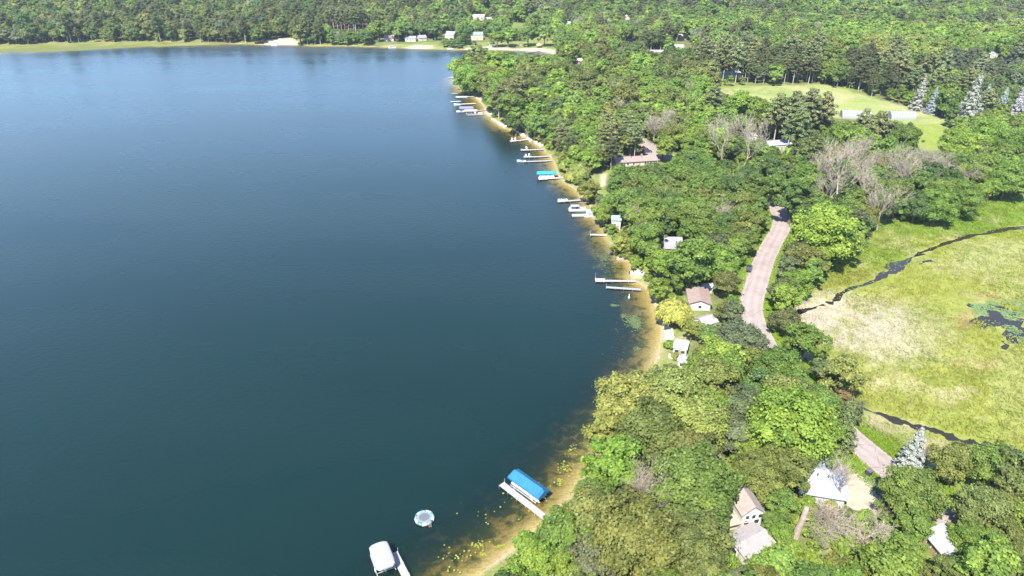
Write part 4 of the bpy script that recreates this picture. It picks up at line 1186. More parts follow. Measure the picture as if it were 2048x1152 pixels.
# far shore
dock((1052, 104.5), (1080, 101.5), 'slanting dock on the bay shore by the thatched shelter', 1.8, dock_brown)
dock((1072, 108.5), (1096, 107.5), 'dock nearest the end of the bay', 1.6)
pontoon(W0(963, 103.5, 0.5), 0.3, 8.0, 'white pontoon boat moored off the far shore gazebo', canopy=vinyl_white)
pontoon(W0(784, 95.5, 0.5), 0.4, 7.0, 'white boat lift and boat below the pinkish far-shore house', canopy=vinyl_white)
runabout(W0(900, 98.5, 0.4), 0.2, 6.0, 'white boat moored below the tall grey far-shore house', gel, gel)
runabout(W0(548, 91.5, 0.2), 0.1, 5.0, 'small pale boat at the far beach', gel, gel)
g = G(1078, 95)
o = thing('thatched_shelter', g, 0.3, 'small thatched shelter on the beach at the bay end', 'shelter')
MB().loft([[(s * math.cos(j * math.pi / 4), s * math.sin(j * math.pi / 4), z) for j in range(8)] for s, z in ((3.0, 2.2), (0.2, 3.8))]).build('roof', plain('thatch', (0.4, 0.31, 0.18), 0.95, 0.3), o)
for k in range(4):
    MB().bar((2 * math.cos(k * math.pi / 2 + .4), 2 * math.sin(k * math.pi / 2 + .4), -0.3), (2 * math.cos(k * math.pi / 2 + .4), 2 * math.sin(k * math.pi / 2 + .4), 2.5), 0.12).build('post', wood_wall, o)

# ---------------------------------------------------------------- rocks of the stony bank
rock_mat = plain('bank_rock', (0.42, 0.37, 0.32), 0.9, 0.3, 1.5, bump=0.3)
bm = bmesh.new(); bmesh.ops.create_icosphere(bm, subdivisions=2, radius=1)
ROCKS = []
for s in range(4):
    me = bpy.data.meshes.new('rock'); b2 = bm.copy(); rr = random.Random(s)
    ph = [Vector((rr.gauss(0, 1), rr.gauss(0, 1), rr.gauss(0, 1))).normalized() for _ in range(7)]
    for v in b2.verts:
        k = 1 - 0.3 * sum(max(0, v.co.normalized().dot(p) - 0.55) for p in ph)
        v.co = Vector((v.co.x * k * 1.2, v.co.y * k, v.co.z * k * 0.7))
    b2.to_mesh(me); b2.free(); me.materials.append(rock_mat); ROCKS.append(me)
bm.free()
bank = [(975, 231), (985, 240), (995, 246), (1003, 252), (1010, 255), (1040, 268), (1048, 273), (1060, 283), (1070, 287), (1082, 292), (1000, 249), (990, 243), (1055, 279), (1077, 290), (1044, 271), (1034, 266)]
for k, p in enumerate(bank):
    g = G(p[0] + 1.5, p[1] - 1)
    o = link('rock', ROCKS[k % 4], None, (g.x, g.y, max(0.05, g.z) + 0.1), rnd.uniform(0, 6))
    s = rnd.uniform(0.7, 1.5)
    o.scale = (s, s, s)
    where = 'of the stony bank below the dark bluish tree' if p[0] < 1030 else 'at the shore around the stair dock'
    tag(o, f'pale {["rounded", "blocky", "flat", "pointed"][k % 4]} rock {where}, {["first", "second", "third", "fourth", "fifth", "sixth", "seventh", "eighth", "ninth"][sum(1 for q in bank if (q[0] < 1030) == (p[0] < 1030) and q[0] < p[0])]} from the point', 'rock', 'rocks along the bank')

# ---------------------------------------------------------------- vehicles
def car(px, heading_px, label, col, L=4.6, Wd=1.85, H=1.6, bed=False):
    A = G(*px); B = G(*heading_px)
    rz = math.atan2(B.y - A.y, B.x - A.x)
    A.z = gz(A.x, A.y) + 0.17
    o = thing('parked_car', A, rz, label, 'car', 'parked vehicles')
    paint = plain(f'paint_{col}', col, 0.25, 0.05, 1.0, spec=0.6)
    w2 = Wd / 2
    body = []
    for x, zt, wy in ((-0.5, 0.78, 0.86), (-0.44, 0.95, 0.97), (-0.1, 0.98, 1.0), (0.2, 0.96, 1.0), (0.42, 0.82, 0.95), (0.5, 0.62, 0.8)):
        body.append([(x * L, -w2 * wy, 0.28), (x * L, w2 * wy, 0.28), (x * L, w2 * wy, zt * 0.8), (x * L, w2 * wy * 0.92, zt), (x * L, -w2 * wy * 0.92, zt), (x * L, -w2 * wy, zt * 0.8)])
    bd = MB().loft(body).build('body', paint, o)
    x0, x1 = (-0.42, 0.22) if not bed else (-0.08, 0.26)
    cab = [[(x0 * L, -w2 * .88, 0.94), (x1 * L, -w2 * .88, 0.94), (x1 * L, w2 * .88, 0.94), (x0 * L, w2 * .88, 0.94)], [((x0 + .06) * L, -w2 * .7, H), ((x1 - .13) * L, -w2 * .7, H), ((x1 - .13) * L, w2 * .7, H), ((x0 + .06) * L, w2 * .7, H)]]
    MB().loft(cab).build('window', glass, o)
    z = H
    MB().slab([((x0 + .06) * L, -w2 * .72, z + .04), ((x1 - .13) * L, -w2 * .72, z + .04), ((x1 - .13) * L, w2 * .72, z + .04), ((x0 + .06) * L, w2 * .72, z + .04)], 0.05).build('roof', paint, o)
    for sx in (-0.31, 0.31):
        for sy in (-1, 1):
            wl_ = MB().bar((sx * L, sy * (w2 - 0.2), 0.33), (sx * L, sy * (w2 + 0.01), 0.33), 0.34, 14).build('wheel', dark_metal, o)
            MB().bar((sx * L, sy * (w2 + 0.01), 0.33), (sx * L, sy * (w2 + 0.03), 0.33), 0.2, 10).build('rim', alu, wl_)
    for sy in (-1, 1):
        MB().box(0.485 * L, 0.503 * L, sy * w2 * .62 - 0.16, sy * w2 * .62 + 0.16, 0.52, 0.66).build('headlight', trim_mat, o)
        MB().box(-0.505 * L, -0.49 * L, sy * w2 * .68 - 0.12, sy * w2 * .68 + 0.12, 0.6, 0.78).build('tail_light', plain('red_lens', (0.4, 0.02, 0.02), 0.3), o)
    FOOT.append([(A.x + dx, A.y + dy) for dx, dy in ((-3, -3), (3, -3), (3, 3), (-3, 3))])
    return o
car((1498, 540), (1504, 520), 'dark car parked on the roadside under the trees', (0.025, 0.028, 0.035))
car((1294, 305), (1310, 305), 'dark blue utility vehicle parked at the tarred yard', (0.03, 0.04, 0.06), 5.0, 1.95, 1.85)
car((1286, 300), (1300, 299.5), 'dark red pickup parked behind the dark blue vehicle', (0.22, 0.02, 0.03), 5.4, 1.95, 1.8, True)
car((1240, 318), (1246, 317), 'maroon car at the lake end of the long brown-roofed house', (0.14, 0.02, 0.04), 4.4)

# ---------------------------------------------------------------- small things on land
def pole(px, h_, label, arm=True):
    g = G(*px)
    o = thing('utility_pole', g, 0.3, label, 'utility pole', 'utility poles')
    MB().bar((0, 0, -0.5), (0, 0, h_), 0.15, 8, 0.1).build('post', plain('grey_pole', (0.38, 0.34, 0.30), 0.9), o)
    if arm:
        MB().box(-1.0, 1.0, -0.06, 0.06, h_ - 0.7, h_ - 0.56).build('crossarm', wood_wall, o)
        for x in (-0.9, 0, 0.9):
            MB().bar((x, 0, h_ - 0.56), (x, 0, h_ - 0.36), 0.05, 6).build('insulator', glass, o)
pole((1306, 290), 8.5, 'utility pole at the upper end of the tarred yard')
pole((1367, 313), 6, 'utility pole where the side road leaves the tarred yard')
pole((1612, 428), 5, 'short pole at the outside of the road bend', False)
g = G(1737, 950)
o = thing('trash_bin', g, 0.5, 'dark lidded bin at the road end of the drive', 'bin')
MB().loft([[(-s, -s, z), (s, -s, z), (s, s, z), (-s, s, z)] for s, z in ((0.42, 0.0), (0.55, 1.25))]).build('body', dark_metal, o)
MB().loft([[(-s, -s, z), (s, -s, z), (s, s, z), (-s, s, z)] for s, z in ((0.6, 1.26), (0.58, 1.36), (0.3, 1.46))]).build('lid', plain('bin_lid', (0.09, 0.08, 0.08), 0.6), o)
for s in (-1, 1):
    MB().bar((s * 0.45, 0.5, 0.12), (s * 0.55, 0.5, 0.12), 0.14, 10).build('wheel', dark_metal, o)
g = G(1390, 571)
o = thing('patio_umbrella', g, 0, 'teal garden umbrella behind the brown-roofed cottage', 'umbrella')
MB().loft([[(s * math.cos(j * math.pi / 4), s * math.sin(j * math.pi / 4), z) for j in range(8)] for s, z in ((1.5, 3.9), (0.05, 4.5))]).build('canopy', plain('teal_cloth', (0.04, 0.28, 0.24), 0.7), o)
MB().bar((0, 0, -0.1), (0, 0, 4.5), 0.05).build('pole', alu, o)
g = G(1995, 1143)
o = thing('canoe', g + Vector((0, 0, 0.3)), 0.7, 'teal canoe lying in the shade at the bottom corner', 'canoe')
MB().loft([[(x, -b, 0.35 + 0.1 * abs(x)), (x, 0, -0.2 + 0.05 * abs(x)), (x, b, 0.35 + 0.1 * abs(x)), (x, 0, 0.05 + 0.08 * abs(x))] for x, b in ((-2.3, 0.04), (-1.4, 0.36), (0, 0.48), (1.4, 0.36), (2.3, 0.04))]).build('hull', plain('teal_hull', (0.03, 0.32, 0.34), 0.4), o)
for x in (-0.9, 0.9):
    MB().box(x - 0.12, x + 0.12, -0.4, 0.4, 0.36, 0.4).build('seat', wood_wall, o)
g = G(1380, 636)
o = thing('storage_box', g, 0.1, 'white storage box on the cottage lawn under the willow', 'box')
MB().box(-0.8, 0.8, -0.6, 0.6, 0, 1.1).build('body', trim_mat, o)
MB().box(-0.86, 0.86, -0.66, 0.66, 1.12, 1.24).build('lid', gel, o)
g = G(1370, 634)
o = thing('garden_table', g, 0.1, 'dark blue covered table in the willow shade', 'table')
MB().box(-1.2, 1.2, -0.8, 0.8, 0.72, 0.8).build('table_top', plain('navy_cover', (0.05, 0.07, 0.16), 0.7), o)
for sx in (-1, 1):
    for sy in (-1, 1):
        MB().box(sx * 1.05 - 0.05, sx * 1.05 + 0.05, sy * 0.65 - 0.05, sy * 0.65 + 0.05, 0, 0.72).build('leg', dark_metal, o)
# leaning bare trunk between the houses
g = G(1590, 1075)
o = thing('leaning_dead_tree', g, 0, 'leaning bare broken trunk between the white house and the dead branches', 'tree')
tr_ = [[(x + r_ * math.cos(k * math.pi / 5), y + r_ * math.sin(k * math.pi / 5), z) for k in range(10)] for x, y, z, r_ in ((0, 0, -0.3, 0.75), (0.3, 0.2, 2.0, 0.62), (0.8, 0.4, 4.6, 0.55), (1.2, 0.9, 6.6, 0.5), (1.25, 0.9, 6.8, 0.35))]
MB().loft(tr_).build('trunk', plain('broken_wood', (0.25, 0.20, 0.16), 0.95, 0.3, 1.5, bump=0.4), o)
MB().bar((0.7, 0.4, 4.3), (1.7, -0.2, 5.0), 0.22, 7, 0.12).build('stub', plain('broken_wood', (0.25, 0.20, 0.16), 0.95, 0.3, 1.5, bump=0.4), o)
# ---------------------------------------------------------------- trees
bark = plain('bark', (0.11, 0.085, 0.065), 0.95, 0.35, 2.0, bump=0.4)
pale_bark = plain('pale_bark', (0.30, 0.25, 0.21), 0.95, 0.3, 2.0)
dead_wood = plain('dead_wood', (0.265, 0.22, 0.168), 0.95, 0.3, 1.2)
LEAF = leaf_mat('leaf', translucent=0.5)
NEEDLE = leaf_mat('needle', translucent=0.12)
LEAF_FAR = leaf_mat('leaf_far', True, 0.5)
LEAF_FAR_BARK = bark

def unit(v):
    return v / np.maximum(np.linalg.norm(v, axis=-1, keepdims=True), 1e-9)

def quads(r, C, Nrm, size, aspect=1.0, axis=None):
    """leaf cards at centres C facing Nrm; returns verts (n*4,3)"""
    n = len(C)
    Nrm = unit(Nrm)
    if axis is None:
        axis = r.randn(n, 3)
    u = unit(axis - (axis * Nrm).sum(1, keepdims=True) * Nrm)
    w = np.cross(Nrm, u)
    s = np.asarray(size).reshape(-1, 1)
    a = u * s * aspect
    b = w * s
    V = np.stack([C - a - b * 0.7, C + a * 0.9 - b, C + a + b * 0.7, C - a * 0.9 + b], 1)
    return V.reshape(-1, 3)

def leaves_mesh(name, V, var, mat):
    n = len(V) // 4
    return mesh_from(name, V, np.arange(n * 4).reshape(n, 4), mat, {'leafvar': np.repeat(var, 4)})

def tubes(segs, sides):
    """segs: list of (a, b, ra, rb)"""
    A = np.array([s[0] for s in segs]); B = np.array([s[1] for s in segs])
    ra = np.array([s[2] for s in segs]); rb = np.array([s[3] for s in segs])
    d = unit(B - A)
    ref = np.where(np.abs(d[:, 2:3]) > 0.9, np.array([[1.0, 0, 0]]), np.array([[0, 0, 1.0]]))
    u = unit(np.cross(d, ref)); w = np.cross(d, u)
    n = len(A)
    ang = np.arange(sides) * 2 * math.pi / sides
    ring = lambda P, rr: P[:, None, :] + rr[:, None, None] * (np.cos(ang)[None, :, None] * u[:, None, :] + np.sin(ang)[None, :, None] * w[:, None, :])
    V = np.concatenate([ring(A, ra), ring(B, rb)], 1).reshape(-1, 3)
    k = np.arange(sides)
    f = np.stack([k, (k + 1) % sides, sides + (k + 1) % sides, sides + k], 1)
    F = (np.arange(n)[:, None, None] * 2 * sides + f[None]).reshape(-1, 4)
    return V, F

def trunk_mesh(name, segs, sides, mat):
    V, F = tubes(segs, sides)
    return mesh_from(name, V, F, mat, None, True)

def limbs(r, H, top, R_, n, base=0.35):
    segs = [((0, 0, -0.4), (0.05, 0.03, H * base), 0.036 * H, 0.026 * H), ((0.05, 0.03, H * base), (r.uniform(-.3, .3), r.uniform(-.3, .3), top * 0.8), 0.026 * H, 0.009 * H)]
    for k in range(n):
        a = k * 2.4 + r.uniform(-.4, .4)
        z0 = H * base * r.uniform(0.9, 1.5)
        rr = R_ * r.uniform(0.5, 0.8)
        mid = (math.cos(a) * rr * 0.5, math.sin(a) * rr * 0.5, z0 + (top - z0) * 0.35)
        end = (math.cos(a) * rr, math.sin(a) * rr, z0 + (top - z0) * r.uniform(0.5, 0.85))
        segs += [((0.05, 0.03, z0), mid, 0.014 * H, 0.009 * H), (mid, end, 0.009 * H, 0.003 * H)]
    return segs

def broadleaf(seed, Rc=4.6, H=12.0, lobes=7, clumps=11, leaves=100, leaf=0.25, bottom=0.22, flat_=0.85, ragged=0.2, nj=0.5):
    """crown of lobes, each lobe of clumps, each clump a shell of leaf cards"""
    r = np.random.RandomState(seed)
    zc = H * (bottom + 1) / 2
    hz = H * (1 - bottom) / 2
    LC = []
    for k in range(lobes):
        a = k * 2.399 + r.uniform(-.5, .5)
        u_ = (k + 0.5) / lobes
        rad = Rc * 0.58 * math.sqrt(1 - (u_ * 0.95) ** 2) * r.uniform(0.8, 1.15)
        z = zc + hz * (-0.5 + 1.05 * u_) * r.uniform(0.85, 1.05)
        LC.append((math.cos(a) * rad, math.sin(a) * rad, z))
    LC.append((0, 0, zc + hz * 0.5)); LC.append((0, 0, zc))
    Vs, var, CC = [], [], []
    for i, c in enumerate(LC):
        lr = Rc * r.uniform(0.34, 0.62)
        for j in range(clumps):
            d = unit(r.randn(3))
            d[2] = d[2] * 0.8 + 0.25
            d = unit(d)
            cc = np.array(c) + d * lr * np.array([1, 1, flat_]) * r.uniform(0.7, 1.0 + ragged)
            if cc[2] < H * bottom * 0.8:
                continue
            CC.append((cc, Rc * (0.09 + 0.17 * r.rand() ** 1.2)))
    ctr = np.array([0, 0, zc - hz * 0.2])
    for cc, cr in CC:
        n = int(leaves * r.uniform(0.8, 1.2) * (cr / (0.175 * Rc)) ** 1.6) + 8
        sc = r.uniform(0.75, 1.4, 3) * np.array([1, 1, 0.75])
        out_d = unit(cc - ctr)
        d = unit(r.randn(n, 3) + out_d * 0.55 + np.array([0, 0, 0.25]))
        pos = cc + d * cr * (0.6 + 0.5 * r.rand(n, 1) + 0.55 * (r.rand(n, 1) < 0.14)) * sc
        nr = d * 0.6 + out_d * 0.35 + r.randn(n, 3) * nj + np.array([0, 0, 0.35])
        Vs.append(quads(r, pos, nr, leaf * r.uniform(0.5, 1.45, n), 0.85))
        var.append(np.clip(0.5 + 0.22 * r.randn(n) + 0.16 * r.randn(), 0, 1))
    return np.concatenate(Vs), np.concatenate(var), limbs(r, H, zc + hz * 0.5, Rc, 6), H

def willow(seed, Rc=5.0, H=9.5):
    r = np.random.RandomState(seed)
    Vs, var = [], []
    for k in range(210):
        a = r.uniform(0, 6.283); q = math.sqrt(r.rand())
        rad = Rc * q * 0.95
        ztop = H * (1 - 0.42 * q * q) * r.uniform(0.88, 1.02)
        n = 46
        L = (ztop - 0.8) * r.uniform(0.3, 0.62) * (0.4 + 0.6 * q)
        t = r.rand(n)
        out = np.array([math.cos(a), math.sin(a), 0])
        pos = np.array([math.cos(a) * rad, math.sin(a) * rad, ztop]) + r.randn(n, 3) * np.array([.34, .34, .16]) + out * (0.6 * t[:, None] ** 0.5) - np.array([0, 0, 1]) * (L * t)[:, None]
        nr = out + np.array([0, 0, 0.9]) * (1 - t)[:, None] + r.randn(n, 3) * 0.45
        Vs.append(quads(r, pos, nr, 0.10 + 0.08 * r.rand(n), 2.6, np.tile([0, 0, 1.0], (n, 1)) + r.randn(n, 3) * 0.3))
        var.append(np.clip(0.5 + 0.2 * r.randn(n) + 0.15 * r.randn(), 0, 1))
    return np.concatenate(Vs), np.concatenate(var), limbs(r, H, H * 0.8, Rc, 7, 0.25), H

def pine(seed, Rc=3.4, H=15.0, bare=0.42, n_wh=11):
    r = np.random.RandomState(seed)
    Vs, var, segs = [], [], [((0, 0, -0.4), (0.1, 0, H * 0.6), 0.26 if H < 20 else 0.34, 0.16 if H < 20 else 0.26), ((0.1, 0, H * 0.6), (0, 0.1, H * 0.98), 0.16, 0.03)]
    for k in range(n_wh):
        u_ = k / (n_wh - 1)
        z = H * (bare + (0.97 - bare) * u_)
        rad = Rc * (0.55 + 0.55 * math.sin(math.pi * min(1, 0.25 + u_ * 0.75))) * (1.0 - 0.62 * u_ ** 2)
        nb = 5 if u_ < 0.85 else 3
        for b in range(nb):
            if r.rand() < 0.12:
                continue
            a = b * 6.283 / nb + k * 1.1 + r.uniform(-.3, .3)
            L = rad * r.uniform(0.65, 1.15)
            out = np.array([math.cos(a), math.sin(a), r.uniform(0.05, 0.3)])
            end = np.array([0, 0, z]) + out * L
            segs.append(((0, 0, z), tuple(end), 0.06, 0.02))
            for c in range(4):
                t = (c + 1) / 4
                n = 64
                cc = np.array([0, 0, z]) + out * L * t + r.randn(3) * 0.18
                d = unit(r.randn(n, 3) + np.array([0, 0, 0.5]))
                pos = cc + d * r.uniform(0.45, 0.85) * np.array([1.15, 1.15, 0.55]) * (0.5 + 0.5 * r.rand(n, 1))
                Vs.append(quads(r, pos, d + r.randn(n, 3) * 0.5 + np.array([0, 0, .3]), 0.09 + 0.07 * r.rand(n), 2.4, d + r.randn(n, 3) * 0.3))
                var.append(np.clip(0.5 + 0.2 * r.randn(n) + 0.14 * r.randn(), 0, 1))
    return np.concatenate(Vs), np.concatenate(var), segs, H

def spruce(seed, Rc=3.3, H=14.0):
    r = np.random.RandomState(seed)
    Vs, var, segs = [], [], [((0, 0, -0.4), (0, 0, H * 0.96), 0.24, 0.03)]
    n_wh = 19
    for k in range(n_wh):
        u_ = k / (n_wh - 1)
        z = H * (0.07 + 0.91 * u_) + r.uniform(-.15, .15)
        rad = Rc * (1 - u_) ** 0.85 + 0.18
        nb = max(5, int(10 * (1 - u_) + 4))
        for b in range(nb):
            a = b * 6.283 / nb + k * 0.7 + r.uniform(-.2, .2)
            L = rad * r.uniform(0.55, 1.18)
            out = np.array([math.cos(a), math.sin(a), 0.0])
            n = int(50 + 80 * L / Rc)
            t = r.rand(n) ** 0.7
            side = np.array([-out[1], out[0], 0])
            pos = np.array([0, 0, z]) + out * (L * t)[:, None] + side * (r.randn(n) * 0.22 * (1.2 - 0.6 * t) * (0.6 + L / Rc))[:, None]
            pos[:, 2] += -0.38 * L * t ** 1.5 + 0.24 * L * t ** 4 + r.randn(n) * 0.14
            nr = np.array([0, 0, 0.75]) + out * 0.65 + r.randn(n, 3) * 0.5
            Vs.append(quads(r, pos, nr, 0.055 + 0.06 * r.rand(n), 2.2, out + r.randn(n, 3) * 0.35))
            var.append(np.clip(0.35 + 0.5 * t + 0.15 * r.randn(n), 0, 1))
    return np.concatenate(Vs), np.concatenate(var), segs, H

def dead(seed, H=13.0, spread=0.55, depth=4, kids=3):
    """bare standing tree: ascending limbs that fork into sparse twigs"""
    r = np.random.RandomState(seed)
    segs = []
    def grow(p, d, L, rad, lev):
        n = 4 if lev < 2 else 3
        for i in range(n):
            d2 = unit(d + r.randn(3) * (0.07 if lev == 0 else 0.2) + np.array([0, 0, 0.08]))
            q = p + d2 * L / n
            segs.append((tuple(p), tuple(q), rad, rad * 0.84))
            p, d, rad = q, d2, rad * 0.84
            if lev < depth and (i > 1 if lev == 0 else i > 0 or r.rand() < 0.4):
                for k in range(kids if lev < 2 else 2 if lev < 3 else 1):
                    dd = unit(d + unit(np.cross(d, r.randn(3))) * spread * r.uniform(0.7, 1.5))
                    grow(p, dd, L * r.uniform(0.5, 0.78), max(rad * 0.6, 0.03), lev + 1)
    grow(np.array([0, 0, -0.3]), np.array([r.uniform(-.12, .12), r.uniform(-.12, .12), 1.0]), H * 0.5, 0.021 * H, 0)
    return segs

def shrub(seed, Rc=2.2, H=3.0):
    V, var, segs, _ = broadleaf(seed, Rc, H, 6, 7, 60, 0.2, 0.04, 0.8, 0.3)
    r = np.random.RandomState(seed)
    st = [((r.uniform(-.3, .3), r.uniform(-.3, .3), -0.2), (r.uniform(-1, 1), r.uniform(-1, 1), H * 0.7), 0.05, 0.015) for _ in range(7)]
    return V, var, st, H

PROTO = {}
def proto(kind, built, mat):
    V, var, segs, H = built
    k = len(PROTO.setdefault(kind, []))
    lo, hi = V.min(0), V.max(0)
    PROTO[kind].append(dict(crown=leaves_mesh(f'{kind}_crown', V, var, mat), trunk=trunk_mesh(f'{kind}_trunk', segs, 6, pale_bark if 'pine' in kind else bark),
                            H=hi[2], R=0.5 * (np.percentile(np.abs(V[:, 0]), 98) + np.percentile(np.abs(V[:, 1]), 98)), zc=0.5 * (np.percentile(V[:, 2], 4) + hi[2])))
for s in range(6):
    proto('round', broadleaf(100 + s, 4.6 + 0.3 * (s % 3), 11.5 + (s % 4) * 0.7, 6 + s % 3, 11, 165, 0.195), LEAF)
for s in range(3):
    proto('tall', broadleaf(200 + s, 4.0, 14.5, 9, 10, 160, 0.195, 0.14), LEAF)
for s in range(3):
    proto('big', broadleaf(300 + s, 7.4, 16, 15, 16, 215, 0.21, 0.16, 0.9, 0.3), LEAF)
for s in range(2):
    proto('willow', willow(400 + s), LEAF)
for s in range(4):
    proto('pine', pine(500 + s, 3.2 + 0.3 * s, 15 + s, 0.40 + 0.06 * (s % 2)), NEEDLE)
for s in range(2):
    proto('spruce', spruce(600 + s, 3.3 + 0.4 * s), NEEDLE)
for s in range(3):
    proto('shrub', shrub(700 + s), LEAF)
for s in range(3):
    proto('redpine', pine(560 + s, 3.0, 21 + s, 0.66, 7), NEEDLE)
DEADM = []
for s in range(4):
    V, F = tubes(dead(800 + s, 12 + s, 0.5 + 0.1 * s, 4, 2 + (s % 2)), 3)
    DEADM.append(dict(mesh=mesh_from('dead_branches', V, F, dead_wood), R=0.5 * (np.percentile(np.abs(V[:, 0]), 97) + np.percentile(np.abs(V[:, 1]), 97)), H=V[:, 2].max(), zc=V[:, 2].max() * 0.6))

TINT = dict(dark=(0.050, 0.086, 0.024), mid=(0.072, 0.116, 0.024), bright=(0.092, 0.148, 0.025), lime=(0.100, 0.150, 0.026), olive=(0.080, 0.100, 0.028),
            grey=(0.070, 0.092, 0.045), yellow=(0.118, 0.145, 0.036), willow=(0.165, 0.19, 0.05), pine=(0.064, 0.080, 0.032), dpine=(0.042, 0.062, 0.024), blue=(0.105, 0.124, 0.118), rust=(0.17, 0.12, 0.05), brown=(0.085, 0.07, 0.035))
TINT = {k: (c[0] * 2.02, c[1] * 1.84, c[2] * 1.72) for k, c in TINT.items()}
TONE = dict(dark='dark green', mid='mid-green', bright='bright green', lime='lime green', olive='olive green', grey='grey-green', yellow='yellow-green', willow='pale yellow-green', pine='olive brown', dpine='dark', blue='blue-grey', rust='rusty', brown='brownish')
KNAME = dict(round='broadleaf_tree', tall='broadleaf_tree', big='broadleaf_tree', willow='willow_tree', pine='pine_tree', spruce='spruce_tree', shrub='shrub', dead='dead_tree', redpine='pine_tree')

TREES = []    # dict(x, y, z, kind, idx, s, tone, label)

def size_of(kind, idx):
    return DEADM[idx % len(DEADM)] if kind == 'dead' else PROTO[kind][idx % len(PROTO[kind])]

def place(px, py, rpx, kind, tone, label=None, squash=1.0):
    """a tree whose crown the photograph shows centred on (px, py) with half-width rpx"""
    idx = rnd.randrange(100)
    q = size_of(kind, idx)
    s = 1.0
    for _ in range(5):
        zc = q['zc'] * s * squash
        g = G(px, py, zc)
        ppm = project(g.x, g.y, g.z + zc)[2]
        s = rpx / ppm / q['R']
    TREES.append(dict(x=g.x, y=g.y, z=g.z, kind=kind, idx=idx, s=s, tone=tone, label=label, sq=squash, hand=True))

